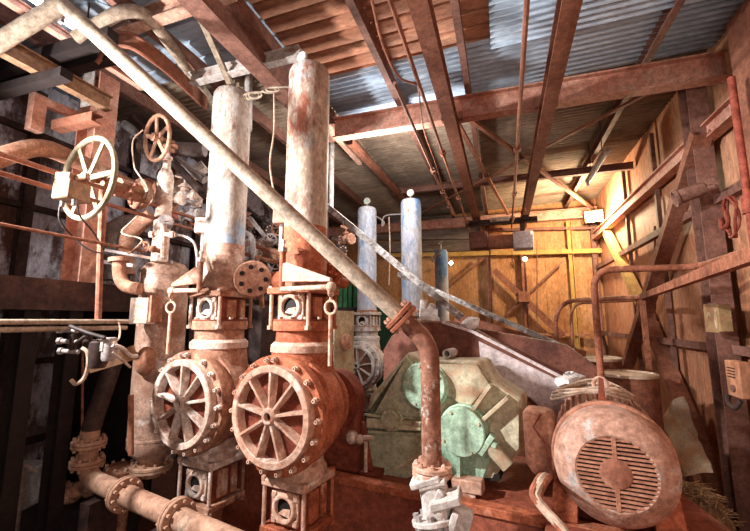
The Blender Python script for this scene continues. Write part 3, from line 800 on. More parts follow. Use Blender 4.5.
# feet
for sgn in (-1, 1):
    b = mb(); b.prism([mc + pu*(sgn*.22) - ZUP*.26 + pv*.42, mc + pu*(sgn*.38) - ZUP*.18 + pv*.42, V(((mc+pu*sgn*.42).x, (mc+pu*sgn*.42).y, PT)) + pv*.42, V(((mc+pu*sgn*.24).x, (mc+pu*sgn*.24).y, PT)) + pv*.42], pv*.65); b.build('foot', M['rust_orange'], bev=.008)
# lifting eye and plate on top
tp = mc + ZUP*(mr + .005) + pv*.62
b = mb(); b.torus(tp + ZUP*.085 + pu*-.02, (pv*.9 + pu*.35), .05, .016, 24, 8); b.cyl(tp - ZUP*.04, tp + ZUP*.04, .035, n=12); b.build('lifting_eye', M['dust_pink'])
tp2 = mc + ZUP*(mr) + pv*.34 + pu*-.03
b = mb(); b.prism([tp2 - pu*.025 - ZUP*.02, tp2 + pu*.025 - ZUP*.02, tp2 + pu*.02 + ZUP*.17, tp2 - pu*.01 + ZUP*.18], pv*.02); b.build('lug_plate', M['rust_red'])
# terminal box on the left of the body
tb = PK(540, 444, KM + .34)
b = mb(); x0 = tb
pr = [(-.12,.20),(-.10,.23),(.08,.22),(.11,.17),(.12,-.18),(.07,-.24),(-.06,-.24),(-.11,-.16)]
b.prism([x0 + pu*a + ZUP*c for a, c in pr], pv*.30); b.build('terminal_box', M['motor'], bev=.045)
b = mb(); b.cyl(x0 + ZUP*.0 + pu*.1 + pv*.15, mc + pv*.5 - pu*.3, .08, n=16); b.build('box_neck', M['motor'])
b = mb()
b.tube([x0 + pu*.02 + ZUP*.22 - pv*.005, x0 + pu*-.04 + ZUP*.12 - pv*.012, x0 + pu*.05 - pv*.012, x0 + pu*.06 - ZUP*.18 - pv*.01], .006, 6); b.build('box_wire', M['rust_red'])
# cables out of the terminal box
for i in range(3):
    pts = [x0 - ZUP*.24 + pu*(.0 + .03*i) + pv*.08, P(537 + i*4, 482, 2.6), P(533 + i*3, 495 + i, 2.52), P(545, 510, 2.45), P(562 + i*2, 531, 2.35), P(572 + i*2, 552, 2.3)]
    b = MB(); b.tube(spline(pts, 6), .022 if i != 1 else .028, 8)
    single(b, 'motor_cable', M['rope'] if i == 1 else M['pipe_rust'], ('thick brown cable, left strand hanging under the motor terminal box', 'pale armoured cable, middle strand hanging under the motor terminal box', 'thick brown cable, right strand hanging under the motor terminal box')[i], 'cable', 'cables below the motor terminal box')
# coil of pale cable lying on the motor
b = MB(); c0 = mc + ZUP*(mr - .01) + pv*.62 - pu*.06; pts = []
for i in range(170):
    a = i * 2*PI/26; rr = .20 + .035*math.sin(i*.37) ; dx = rr*1.25*math.cos(a) - .03; dy = rr*.95*math.sin(a)
    zz = math.sqrt(max(.01, .44**2 - (dx*.9)**2)) - .42
    pts.append(c0 + pu*dx + pv*dy + ZUP*(zz + .035 + .012*math.sin(i*.71) + .0003*i))
b.tube(pts, .0095, 6); single(b, 'cable_coil', M['rope'], 'coil of pale thin cable lying on top of the motor', 'cable coil')
# motor slide base
b = MB(); b.prism([L(2.05, -.1, PT - .36), L(3.3, -.1, PT - .36), L(3.3, kf - .035, PT-.36), L(2.05, kf - .035, PT-.36)], (0,0,.36 - .0)); b.prism([L(2.05, -.1, 0), L(3.3, -.1, 0), L(3.3, kf - .035, 0), L(2.05, kf - .035, 0)], (0,0,PT - .37))
single(b, 'motor_plinth', M['plinth'], 'red block in front of the plinth carrying the near end of the motor', 'plinth', bev=.015)

# ------------------------------------------------------------------ long diagonal pipe, bend, valve
def flange(b, c, ax, r, th, rb=0, n=28):
    b.lathe([(rb, -th/2), (r-.006, -th/2), (r, -th/2+.006), (r, th/2-.006), (r-.006, th/2), (rb, th/2)], c, ax, n)
dia = .064
e0 = P(0, 42, 3.0); e1 = P(62, 4, 3.0); e2 = P(401, 317, 3.0)
t = thing('diagonal_pipe', 'long tan pipe slanting across the picture in front of the air vessels', 'pipe', e2)
far0 = e0 + (e0 - e1).normalized()*1.2
MB(t).tube(fillet([e1 - (e1-e0).normalized()*.02, e1, e2], .05), dia, 18).build('pipe_run', M['pipe'])
MB(t).tube([far0, e0, e1 + (e1-e0).normalized()*.03], dia*1.08, 18).build('upper_pipe', M['pipe'])
MB(t).ball(e1, dia*1.1).build('elbow', M['pipe'])
ax = (e2 - e1).normalized()
b = MB(t); flange(b, e2 - ax*.02, ax, .135, .035); b.build('end_flange', M['pipe_rust'])
e3 = P(436, 345, 2.98); e4 = P(432, 466, 2.95)
e3 = V((e4.x, e4.y, e3.z))
t2 = thing('bent_pipe', 'rusty pipe bend dropping straight down in front of the green gearbox', 'pipe', e4)
ax2 = (e3 - e2).normalized()
b = MB(t2); b.tube(fillet([e2 + ax*.02, e2 + ax*.06, e3, e4], .16, 10), dia*1.1, 20); b.build('pipe_run', M['pipe_brown'])
b = MB(t2); flange(b, e2 + ax*.022, ax, .135, .034); f = b.build('upper_flange', M['pipe_rust'])
for i in range(8):
    a = i*PI/4; x, y, _ = frame(ax); q = e2 + (x*math.cos(a) + y*math.sin(a))*.108
    b = MB(t2); b.cyl(q - ax*.075, q + ax*.07, .009, n=6); b.hexnut(q - ax*.068, ax, .017, .02); b.hexnut(q + ax*.042, ax, .017, .02); b.build('bolt', M['dust_pink'], parent=f)
b = MB(t2); flange(b, e4 - ZUP*.005, ZUP, .14, .034); f = b.build('lower_flange', M['dust_pink'])
for i in range(8):
    a = i*PI/4 + .2; q = e4 + V((.11*math.cos(a), .11*math.sin(a), 0))
    b = MB(t2); b.cyl(q - ZUP*.085, q + ZUP*.04, .009, n=6); b.hexnut(q + ZUP*.012, ZUP, .018, .02); b.build('bolt', M['dust_pink'], parent=f)
# white valve under it
v0 = e4 - ZUP*.045
vax = (P(446, 524, 2.86) - P(434, 478, 2.95)).normalized()
t3 = thing('angle_valve', 'white dusted flanged valve at the bottom of the bent pipe', 'valve', V((e4.x, e4.y, 0)))
b = MB(t3); flange(b, v0, ZUP, .14, .036); b.build('top_flange', M['dust_pink'])
va, vb = P(432, 484, 2.93), P(436, 497, 2.9); vc = P(438, 522, 2.88)
b = MB(t3); b.tube([v0, v0 - ZUP*.05, va, vb, vc, vc - ZUP*.25], [.085,.075,.10,.105,.10,.09], 20); b.build('valve_body', M['white'])
R = Matrix.Rotation(math.radians(22), 3, fwd_h)
b = MB(t3); b.box(P(427, 477, 2.92), (.22,.2,.05), Matrix.Rotation(math.radians(-22), 3, fwd_h)); b.box(P(434, 480, 2.9), (.20,.18,.04), Matrix.Rotation(math.radians(-22), 3, fwd_h)); b.build('gland_plate', M['white'], bev=.012)
b = MB(t3); b.box(P(446, 499, 2.80), (.21,.16,.055), Matrix.Rotation(math.radians(-22), 3, fwd_h)); b.build('bonnet_plate', M['white'], bev=.008)
b = MB(t3); b.box(P(436, 504, 2.82), (.05,.1,.2), Matrix.Rotation(math.radians(25), 3, fwd_h)); b.ball(P(440, 512, 2.80), .06); b.build('bonnet_rib', M['white'], bev=.01)
b = MB(t3); b.box(P(461, 522, 2.80), (.13,.10,.18), Matrix.Rotation(math.radians(18), 3, fwd_h)); b.box(P(452, 527, 2.76), (.05,.08,.2), Matrix.Rotation(math.radians(18), 3, fwd_h)); b.build('actuator_block', M['white'], bev=.01)
lf = P(434, 520, 2.86)
b = MB(t3); flange(b, lf, (vax + ZUP*-.6).normalized(), .15, .036); b.build('outlet_flange', M['white'])
for i in range(8):
    a = i*PI/4 + .1; x, y, aa = frame((vax + ZUP*-.6).normalized()); q = lf + (x*math.cos(a) + y*math.sin(a))*.12
    b = MB(t3); b.hexnut(q - aa*.05, aa, .022, .10); b.build('bolt', M['grime'])
b = MB(t3); b.cyl(vc - ZUP*.2, V((vc.x, vc.y, 0)), .09, n=18); b.build('outlet_pipe', M['pipe_rust'])
# pale bits beside the foot of the orange pump
# ------------------------------------------------------------------ left side: standing pipe, manifold, pipe rack, valves
def bolts(root, parent, c, ax, r, n, h, m, rad=.016, a0=.1):
    x, y, aa = frame(ax)
    for i in range(n):
        a = a0 + i*2*PI/n; q = V(c) + (x*math.cos(a) + y*math.sin(a))*r
        b = MB(root); b.hexnut(q - aa*h/2, aa, rad, h); b.build('bolt', m, parent=parent)
def flange_pair(root, c, ax, r, m, n=10, th=.03, gap=.008):
    ax = V(ax).normalized(); f = None
    b = MB(root); b.lathe([(.02,-th-gap/2),(r-.006,-th-gap/2),(r,-th-gap/2+.006),(r,-gap/2),(r-.02,-gap/2),(r-.02,gap/2),(r,gap/2),(r,th+gap/2-.006),(r-.006,th+gap/2),(.02,th+gap/2)], c, ax, 32)
    f = b.build('flange', m); bolts(root, f, c, ax, r*.82, n, th*2+gap+.06, m); return f

dS = 4.5
pS = P(156, 400, dS)
t = thing('standing_pipe', 'thick dusty upright pipe with a domed top, left of the paler pump head', 'pipe', V((pS.x, pS.y, 0)))
zt, zbt = P(158, 262, dS).z, P(155, 447, dS).z
b = MB(t); R_ = .252; c = V((pS.x, pS.y, 0)); h = zt
b.lathe([(.12,zbt-.13),(R_*.8,zbt-.06),(R_,zbt+.02),(R_,zbt+.1),(R_*1.015,zbt+.105),(R_*1.015,zbt+.125),(R_,zbt+.13),(R_,h-.17),(R_*1.015,h-.165),(R_*1.015,h-.15),(R_,h-.14),(R_*.97,h-.09),(R_*.8,h-.03),(R_*.45,h),(0,h+.005)], c, ZUP, 40); b.build('shell', M['dust_brown'])
zf = P(152, 466, dS).z
b = MB(t); b.cyl(V((c.x,c.y,zf-.02)), V((c.x,c.y,zbt-.1)), .125, n=24); b.build('reducer', M['rust_brown'])
flange_pair(t, V((c.x, c.y, zf)), ZUP, .215, M['manifold'], 10)
zm = EYE - 1.66
b = MB(t); b.cyl(V((c.x,c.y,zm)), V((c.x,c.y,zf-.03)), .115, n=24); b.build('down_pipe', M['rust_brown'])
lb = P(143, 311, 4.12); R = Matrix.Rotation(math.radians(18), 3, 'Z')
b = MB(t); b.box(lb, (.19,.16,.27), R); b.build('lug_box', M['dust_pale'], bev=.01)
b = MB(t); b.box(P(156, 309, 4.14), (.02,.22,.27), R); b.build('lug_plate', M['rust_brown'])
b = MB(t); b.ball(P(145, 361, 4.22), .10, 14, 10, (1,1,1.5)); b.cyl(P(140,357,4.2), P(132,353,4.1), .03); b.build('side_boss', M['rust_brown'])
b = MB(t); b.cyl(P(131, 395, 3.95), P(131, 455, 3.95), .025, n=10); b.build('drain_tube', M['thinpipe'])
# blind flange beside its foot
b = MB(); cf = P(121, 471, 4.42); b.lathe([(0,.06),(.13,.055),(.165,.03),(.165,-.03),(.155,-.035),(0,-.035)], cf, (0.1,0,1), 32)
t = thing('blind_flange', 'round blind flange with bolts behind the manifold, left of the standing pipe foot', 'flange', cf - ZUP*.3)
b.off = V(t.location); b.v = [p - b.off for p in b.v]; f = b.build('disc', M['rust_brown'], parent=t)
bolts(t, f, cf + ZUP*.04, (0.1,0,1), .138, 9, .06, M['dust_pale'], .017)
b = MB(t); b.cyl(cf - ZUP*1.0, cf - ZUP*.03, .1, n=16); b.build('neck', M['rust_brown'])

# manifold pipe at the lower left
e_top = P(93, 430, 4.2); el = P(86, 477, 4.2); zm = el.z
el = V((el.x, el.y, zm)); e_top = V((el.x, el.y, e_top.z))
end = PZ(182, 520, zm); dirm = (end - el).normalized()
t = thing('manifold_pipe', 'buff flanged pipe with an elbow running along the lower left under the pumps', 'pipe', V((el.x, el.y, 0)))
path = fillet([e_top, el, end + dirm*.8], .26, 12)
b = MB(t); b.tube(path, .088, 24); b.build('pipe_run', M['manifold'])
for (px, py) in ((93, 443), (91, 462)):
    z = P(px, py, 4.2).z; flange_pair(t, V((el.x, el.y, z)), ZUP, .155, M['manifold'], 10)
for px in (125, 177):
    # point of the axis nearest that column of the picture
    best = min((i/200 for i in range(201)), key=lambda s: abs(375 + FOC*((el + (end-el)*s) - EYEP).dot(rgt)/((el + (end-el)*s) - EYEP).dot(F3) - px))
    flange_pair(t, el + (end-el)*best, dirm, .15, M['manifold'], 10)
b = MB(t); b.cyl(V((el.x, el.y, e_top.z)), V((el.x+.03, el.y+.2, e_top.z + .8)), .088, n=20); b.build('riser', M['dark'])  # same pipe going on, its fade into shade done by darker steel
for s in (.2, .85):
    q = el + (end-el)*s; b = MB(t); b.box(V((q.x, q.y, (zm - .12)/2)), (.12,.3,zm-.12)); b.build('saddle', M['dark'])
b = MB(); b.cyl(P(83, 330, 4.3), P(82, 452, 4.3), .013, n=8); single(b, 'thin_rod', M['thinpipe'], 'thin upright rod in the dark above the flanged elbow', 'rod')
for i, (px, py, s) in enumerate(((64, 494, .14), (74, 491, .11), (90, 489, .09), (99, 487, .07))):
    q = P(px, py, 4.45); b = MB(); b.ball(q, s, 9, 7, (1.2,1,.75))
    b.v = [p + V((random.uniform(-.02,.02), random.uniform(-.02,.02), random.uniform(-.02,.02))) for p in b.v]
    z0 = min(p.z for p in b.v)
    single(b, 'rubble_lump', M['rust_brown'], ('largest', 'second largest', 'third largest', 'smallest')[i] + ' dusty lump of rubble on the ledge behind the manifold elbow', 'rubble', 'rubble lumps behind the manifold', sharp=20)
q = P(80, 500, 4.45)
b = MB(); b.box(V((q.x+.0, q.y+.05, (q.z-.02)/2)), (.9,.5,q.z-.02), Matrix.Rotation(.3,3,'Z')); single(b, 'rubble_ledge', M['void'], 'low dark ledge under the rubble lumps on the left', 'ledge')

# pipe rack along the left, running towards the back
def rackpipe(pxa, pya, x, r, m, lab, y1=None, pxb=None, ext=.6):
    a = PX(pxa, pya, x); e = PX(pxb, 250, x).y if pxb else y1
    b = MB(); b.cyl((x, a.y - ext, a.z), (x, e, a.z), r, n=12); return single(b, 'rack_pipe', M[m], lab, 'pipe', 'parallel thin pipes along the left wall')
rackpipe(0, 154, -3.6, .022, 'thinpipe', 'upper of the two rusty thin pipes crossing in front of the big handwheel', pxb=205)
rackpipe(0, 173, -3.6, .020, 'thinpipe', 'lower of the two rusty thin pipes crossing in front of the big handwheel', pxb=212)
rackpipe(0, 224, -3.6, .014, 'thinpipe', 'rusty thin pipe running below the tan junction box', pxb=142)
rackpipe(0, 322, -3.62, .022, 'pipe', 'upper of the paired thin pipes under the dark walkway beam', pxb=134)
rackpipe(0, 330, -3.62, .022, 'pipe', 'lower of the paired thin pipes under the dark walkway beam', pxb=133)
b = MB(); b.cyl(PX(103, 175, -3.72), PX(98, 322, -3.72), .03, n=10); single(b, 'rack_upright', M['thinpipe'], 'rusty upright pipe beside the steel column, running down to the paired pipes', 'pipe')
for px, py in ((112, 187), (131, 196)):
    q = PX(px, py, -3.6); b = MB(); b.ball(q, .05); b.cyl(q - ZUP*.09, q + ZUP*.1, .022, n=10); b.box(q + ZUP*.11, (.13,.03,.03)); b.cyl(q - V((0,.1,0)), q + V((0,.1,0)), .034, n=6)
    single(b, 'cock_valve', M['thinpipe'], 'small cock valve on the rusty pipe ' + ('right beside the big handwheel' if px == 112 else 'midway between the big handwheel and the gauge column'), 'valve')
# large pipe behind the handwheels
XL2 = -4.25
pts = [PX(-30, 168, XL2), PX(14, 153, XL2), PX(40, 148, XL2), PX(66, 156, XL2), PX(130, 186, XL2), PX(172, 206, XL2)]
t = thing('hooked_pipe', 'thick pinkish pipe arching behind the big handwheel', 'pipe', pts[1])
MB(t).tube(spline(pts, 8), .085, 16).build('pipe_run', M['rust_brown'])
q0 = PX(146, 193, XL2); dd = (PX(172,206,XL2) - PX(130,186,XL2)).normalized()
flange_pair(t, q0, dd, .19, M['rust_brown'], 8)
b = MB(t); b.ball(q0 + dd*.3, .17, 14, 10); b.cyl(q0 + dd*.3, q0 + dd*.3 + ZUP*.35, .07); b.build('valve_bulb', M['rust_brown'])

# hand wheels
def handwheel(c, axis, R, r, m, lab, nsp=6, a0=0, stem=.35, hub=.045):
    t = thing('handwheel', lab, 'handwheel', V(c) - ZUP*R)
    x, y, a = frame(axis)
    b = MB(t); b.torus(c, a, R, r, 48, 10); b.build('rim', m)
    b = MB(t); b.cyl(V(c) - a*.05, V(c) + a*.05, hub, n=16); b.build('hub', m)
    for i in range(nsp):
        an = a0 + i*2*PI/nsp; d = x*math.cos(an) + y*math.sin(an)
        b = MB(t); b.bar(V(c) + d*hub*.8, V(c) + d*R, .05, .018, up=a); b.build('spoke', m, bev=.004)
    b = MB(t); b.cyl(c, V(c) + a*stem, .025, n=10); b.build('spindle', M['thinpipe'])
    return t
handwheel(P(88, 178, 3.62), (.1, 1, 0), .40, .027, M['wheel'], 'big olive grey handwheel at the upper left', 6, 0)
handwheel(P(157, 138, 4.15), (.25, 1, .12), .25, .022, M['rust_brown'], 'smaller rusty handwheel above the gauge column', 5, .35, stem=.2)
b = MB(); b.box(P(136,150,4.6), (.1,.1,.1))
# yoke of the big wheel's valve
q = P(88, 178, 3.62)
t = thing('gate_valve', 'gate valve yoke behind the big handwheel', 'valve', q + V((.0,.35,-.1)))
b = MB(t); b.cyl(q + V((.03,.28,0)), q + V((.06,.62,0)), .10, n=18); b.lathe([(.17,0),(.17,.05),(.08,.1)], q + V((.05,.5,0)), (.1,1,0), 20); b.build('bonnet', M['rust_brown'])
b = MB(t)
for s in (-1, 1): b.bar(q + V((s*.10,.16,.0)), q + V((s*.14,.5,0)), .03, .04)
b.bar(q + V((-.1,.16,0)), q + V((.1,.16,0)), .05,.05); b.build('yoke', M['brass'])

# junction box in front of the wheel
q = PX(72, 192, -3.40)
t = thing('tan_box', 'tan junction box in front of the big handwheel', 'junction box', q - ZUP*.1)
b = MB(t); b.box(q, (.17,.20,.16), Matrix.Rotation(.12,3,'Z')); b.build('case', M['brass'], bev=.012)
b = MB(t); b.box(q + V((-.03,-.02,.115)), (.13,.13,.07), Matrix.Rotation(.3,3,'Z')); b.cyl(q + V((.03,0,.11)), q + V((.12,.04,.13)), .032, n=14); b.build('coupling', M['rust_brown'], bev=.01)
for s in (-.07, .07):
    b = MB(t); b.cyl(q + V((s,-.02,-.08)), q + V((s,-.02,-.13)), .018, n=8); b.build('cable_gland', M['grime'])
def hose(pts, r, m, lab, nm='cable', cat='cable', n=7, grp=None):
    b = MB(); b.tube(spline(pts, 7), r, n); return single(b, nm, M[m], lab, cat, grp)
hose([P(60,206,3.3), P(60,220,3.35), P(72,236,3.5), P(90,250,3.6), P(112,255,3.7)], .008, 'cable', 'dark cable sagging from the left gland of the tan junction box')
hose([P(77,203,3.3), P(80,216,3.4), P(93,232,3.6), P(104,250,3.75)], .008, 'cable', 'dark cable dropping from the right gland of the tan junction box')
hose([P(143,130,4.0), P(133,141,4.0), P(134,165,4.0), P(139,175,4.0), P(152,195,4.0), P(148,206,4.0), P(131,222,4.0), P(122,233,4.0), P(142,240,3.95), P(128,254,3.95)], .008, 'rope', 'pale wire looping down from the smaller handwheel past the gauge column')

# gauge column under the smaller handwheel
dG = 4.25
q = P(163, 215, dG); zz = lambda y: P(163, y, dG).z
t = thing('gauge_standpipe', 'upright tan column with a reducer top below the smaller handwheel', 'column', V((q.x, q.y, zz(262))))
c = V((q.x, q.y, 0))
b = MB(t); b.lathe([(.085,zz(262)),(.085,zz(178)),(.075,zz(174)),(.042,zz(168)),(.04,zz(160)),(.055,zz(159.5)),(.055,zz(157)),(.025,zz(156)),(.025,zz(140)),(0,zz(139))], c, ZUP, 24); b.build('body', M['dust_pale'])
b = MB(t); b.box(c + V((0,0,zz(150))), (.11,.1,.05)); b.cyl(c + V((-.05,-.02,zz(146))), c + V((.08,.05,zz(146))), .03); b.build('gland', M['rust_brown'], bev=.01)
gq = P(166, 222, 4.08)
t = thing('dial_gauge', 'round grey dial gauge on the tan gauge column', 'gauge', gq - ZUP*.09)
nrm = (EYEP - gq + V((-.6,0,0))).normalized()
b = MB(t); b.lathe([(.0,-.03),(.075,-.03),(.08,.0),(.08,.02),(.07,.024),(.0,.014)], gq, nrm, 28); b.build('case', M['grime'])
b = MB(t); x, y, a = frame(nrm); b.bar(gq + a*.018 - x*.02, gq + a*.018 + x*.05 + y*.02, .008, .004); b.build('pointer', M['needle'])
b = MB(t); b.cyl(gq - ZUP*.08, gq - ZUP*.2, .016, n=8); b.build('stem', M['rust_brown'])
# cross fittings under the gauge
b = MB(); q0 = P(150, 234, 4.05); q1 = P(176, 235, 4.05); b.cyl(q0, q1, .022, n=10)
for px in (152, 162, 172): qq = P(px, 234.5, 4.05); b.cyl(qq - (q1-q0).normalized()*.02, qq + (q1-q0).normalized()*.02, .038, n=6)
b.cyl(P(164,224,4.05), P(163,258,4.05), .03, n=10)
single(b, 'pipe_cross', M['dust_pale'], 'small pipe cross fitting below the dial gauge', 'fitting')
b = MB(); b.torus(P(144,247,4.0), fwd_h, .055, .012, 20, 6); b.cyl(P(144,247,4.0), P(160,251,4.05), .025, n=10); b.ball(P(153,249,4.02), .04); b.bar(P(144,243,4.0), P(144,251,4.0), .015, .015)
single(b, 'small_valve', M['rust_brown'], 'small round handled valve just above the standing pipe dome', 'valve')
hose([P(176,235,4.05), P(186,237,4.1), P(194,243,4.1), P(197,256,4.05), P(197,270,4.0)], .014, 'white', 'white bent tube from the dial gauge fitting down beside the grey vessel', 'bent_tube', 'tube')
# two elbows
for i, (pts, m, lab) in enumerate(((((138,222),(124,222),(112,230),(108,244),(108,280)), 'grime', 'grey elbow pipe left of the gauge column, further left one'), (((152,216),(146,220),(134,230),(126,244),(127,275)), 'rust_brown', 'rusty dusted elbow pipe left of the gauge column, nearer one'))):
    d = 4.7 - .15*i; b = MB(); b.tube(spline([P(px, py, d) for px, py in pts], 6), .085, 16); single(b, 'elbow_pipe', M[m], lab, 'pipe')
b = MB(); b.tube(spline([P(119,258,4.1), P(120,276,4.1), P(126,286,4.1), P(140,289,4.1)], 6), .065, 16); b.cyl(P(119,262,4.1), P(119,258,4.1), .10, n=16); single(b, 'elbow_pipe', M['rust_brown'], 'short curved pipe entering the side of the standing pipe', 'pipe')
b = MB(); b.bar(P(104,250,4.3), P(172,262,4.3), .06, .03); b.bar(P(104,262,4.35), P(135,266,4.35), .08, .04); single(b, 'pipe_bracket', M['grime'], 'grey flat bracket bar behind the standing pipe dome', 'bracket')

# solenoid cluster under the walkway
base = PX(84, 340, -3.55)
t = thing('valve_cluster', 'dark cluster of small solenoid valves and fittings below the paired pipes', 'valve cluster', base - ZUP*.2)
d0 = 3.45
def cl(nm, m, f):
    b = MB(t); f(b); b.build(nm, m, bev=.004)
for (px, py) in ((62, 330), (62, 341), (63, 351)):
    cl('fitting', M['grime'], lambda b: (b.cyl(P(px-3,py,d0), P(px+16,py+1,d0), .02, n=8), b.hexnut(P(px-4,py,d0), rgt, .032, .03)))
for (px, py0, py1, r) in ((73, 334, 350, .028), (88, 332, 350, .035)):
    cl('solenoid', M['dark'], lambda b: b.cyl(P(px,py0,d0), P(px,py1,d0), r, n=12))
cl('filter_bowl', M['grime'], lambda b: b.lathe([(0,0),(.05,.0),(.06,.03),(.06,.15),(.05,.16),(.05,.2)], P(108, 361, d0), ZUP, 18))
cl('filter_bowl', M['dark'], lambda b: b.lathe([(0,0),(.06,.0),(.075,.04),(.075,.22),(.05,.24)], P(97, 368, d0), ZUP, 18))
cl('regulator', M['white'], lambda b: (b.box(P(103,345,d0), (.12,.1,.10)), b.cyl(P(112,338,d0), P(112,348,d0), .03, n=10)))
cl('lever', M['cable'], lambda b: b.tube([P(70,326,d0-.05), P(88,333,d0-.08), P(105,338,d0-.08)], .018, 8))
cl('lever', M['cable'], lambda b: b.tube([P(76,343,d0-.05), P(86,336,d0-.08)], .016, 8))
hose([P(82,348,3.4), P(87,352,3.4), P(88,364,3.4), P(84,378,3.4), P(76,384,3.4), P(71,380,3.4)], .016, 'rope', 'pale hose loop hanging under the solenoid cluster', 'hose_loop', 'hose')
hose([P(112,345,3.4), P(122,348,3.5), P(130,355,3.7), P(137,356,3.8)], .018, 'white', 'white hose from the solenoid cluster to the standing pipe', 'air_hose', 'hose')
hose([P(112,352,3.42), P(122,360,3.55), P(130,367,3.8)], .012, 'white', 'lower white hose slanting behind the solenoid cluster', 'air_hose', 'hose')
hose([P(112,344,3.4), P(119,338,3.5), P(120,328,3.6), P(119,322,3.6)], .008, 'rope', 'thin wire rising from the solenoid cluster to the paired pipes', 'cable', 'cable')
b = MB(); b.bar(P(88,366,3.75), P(136,352,3.98), .02, .14); single(b, 'orange_plate', M['brass'], 'orange plate behind the white hoses', 'plate')

# ------------------------------------------------------------------ bent overhead pipe and curved frame, top left
dP = 3.1
pts = [P(52,60,3.45), P(95,28,dP), P(124,12,dP), P(140,18,dP+.05), P(150,30,dP+.12), P(205,98,4.6)]
t = thing('overhead_pipe', 'thick pipe bending over at the upper left and running away behind the grey vessel', 'pipe', pts[-1])
MB(t).tube(fillet([P(76,38,3.3), P(138,0,3.2), P(214,106,5.0)], .34, 12), .06, 20).build('pipe_run', M['pipe'])
q = P(140, 16, dP+.05)
b = MB(); pts = [P(98,50,3.5), P(112,36,3.5), P(130,34,3.5), P(150,46,3.6), P(172,64,3.9), P(206,98,4.6)]
pl = spline(pts, 6)
b.tube(pl, .022, 8); b.tube([p - ZUP*.14 for p in pl], .022, 8)
for i in range(len(pl)-1): b.add([pl[i], pl[i+1], pl[i+1] - ZUP*.14, pl[i] - ZUP*.14, pl[i] + rgt*.02, pl[i+1] + rgt*.02, pl[i+1] - ZUP*.14 + rgt*.02, pl[i] - ZUP*.14 + rgt*.02], [(0,1,2,3),(7,6,5,4),(0,4,5,1),(3,2,6,7)])
single(b, 'curved_duct', M['rail'], 'curved dark ribbed duct under the overhead pipe at the upper left', 'duct')
b = MB(); b.angle(P(193,0,3.3), P(231,86,4.2), .06, .05); single(b, 'hanger_bar', M['pipe'], 'thin olive angle bar slanting to the top of the grey vessel', 'bar')
b = MB(); b.cyl(P(249,66,4.7), P(248,130,4.7), .05, n=12); single(b, 'vent_pipe', M['white'], 'short whitish upright pipe between the tops of the two front vessels', 'pipe')
# copper tube with loops between the vessel tops
pts = [P(243,100,4.25)]
for i in range(40):
    a = i*2*PI/10; s = i/39; pts.append(P(247 + 10*s + 6*math.cos(a+PI), 97 - 2*s + 3.2*math.sin(a), 4.2 - .12*s + .02*math.sin(a)))
pts += [P(262,92,4.05)]
for i in range(20):
    a = i*2*PI/10; s = i/19; pts.append(P(269 + 6*s + 6*math.cos(a+PI), 91 - 2*s + 2.2*math.sin(a), 4.02 - .1*s))
pts += [P(283,87,3.85), P(291,87,3.7)]
b = MB(); b.tube(pts, .011, 6); single(b, 'coiled_tube', M['pipe'], 'coiled thin tube strung between the tops of the two front vessels', 'tube')
hose([P(274,92,4.0), P(274,130,4.0), P(270,160,4.0), P(272,182,4.0), P(277,205,4.0)], .009, 'rope', 'thin pale tube hanging from the coiled tube between the front vessels', 'hanging_tube', 'tube')
hose([P(376,216,7.6), P(384,222,7.5), P(382,226,7.5), P(385,216,7.5), P(403,214,7.2)], .014, 'grime', 'thin tube looped between the tops of the far blue vessels', 'coiled_tube', 'tube')
hose([P(389,217,7.4), P(390,250,7.4), P(389,285,7.4)], .012, 'rope', 'thin tube hanging between the two far blue vessels', 'hanging_tube', 'tube')
hose([P(425,256,9), P(431,257,9), P(433,262,9), P(436,256,9.2), P(441,255,9.8)], .014, 'grime', 'thin looped tube reaching the smallest blue vessel', 'coiled_tube', 'tube')
# ------------------------------------------------------------------ pipework between and behind the front vessels
def valve(c, ax, size, m, lab, wheel=True, nm='line_valve', wm=None):
    """flanged valve body with bonnet and small wheel"""
    t = thing(nm, lab, 'valve', V(c) - ZUP*size); ax = V(ax).normalized(); c = V(c)
    b = MB(t); b.ball(c, size*.62, 14, 10); b.cyl(c - ax*size, c + ax*size, size*.42, n=16); b.build('body', m)
    for s in (-1, 1):
        b = MB(t); b.lathe([(.0,-.02),(size*.75,-.02),(size*.75,.02),(.0,.02)], c + ax*size*s, ax, 24); f = b.build('flange', m)
        bolts(t, f, c + ax*size*s, ax, size*.6, 8, .07, M['dust_pale'], size*.07)
    b = MB(t); b.cyl(c, c + ZUP*size*1.1, size*.3, n=14); b.cyl(c + ZUP*size*.8, c + ZUP*size*.9, size*.5, n=18); b.cyl(c + ZUP*size, c + ZUP*size*1.9, size*.1, n=8); b.build('bonnet', m)
    if wheel:
        b = MB(t); b.torus(c + ZUP*size*1.8, (.3,-.5,1), size*.7, size*.08, 24, 6)
        for i in range(3):
            a = i*PI/3; x, y, _ = frame((.3,-.5,1)); d = (x*math.cos(a) + y*math.sin(a))*size*.7; b.bar(c + ZUP*size*1.8 - d, c + ZUP*size*1.8 + d, size*.1, size*.06)
        b.build('wheel', wm or m)
    return t
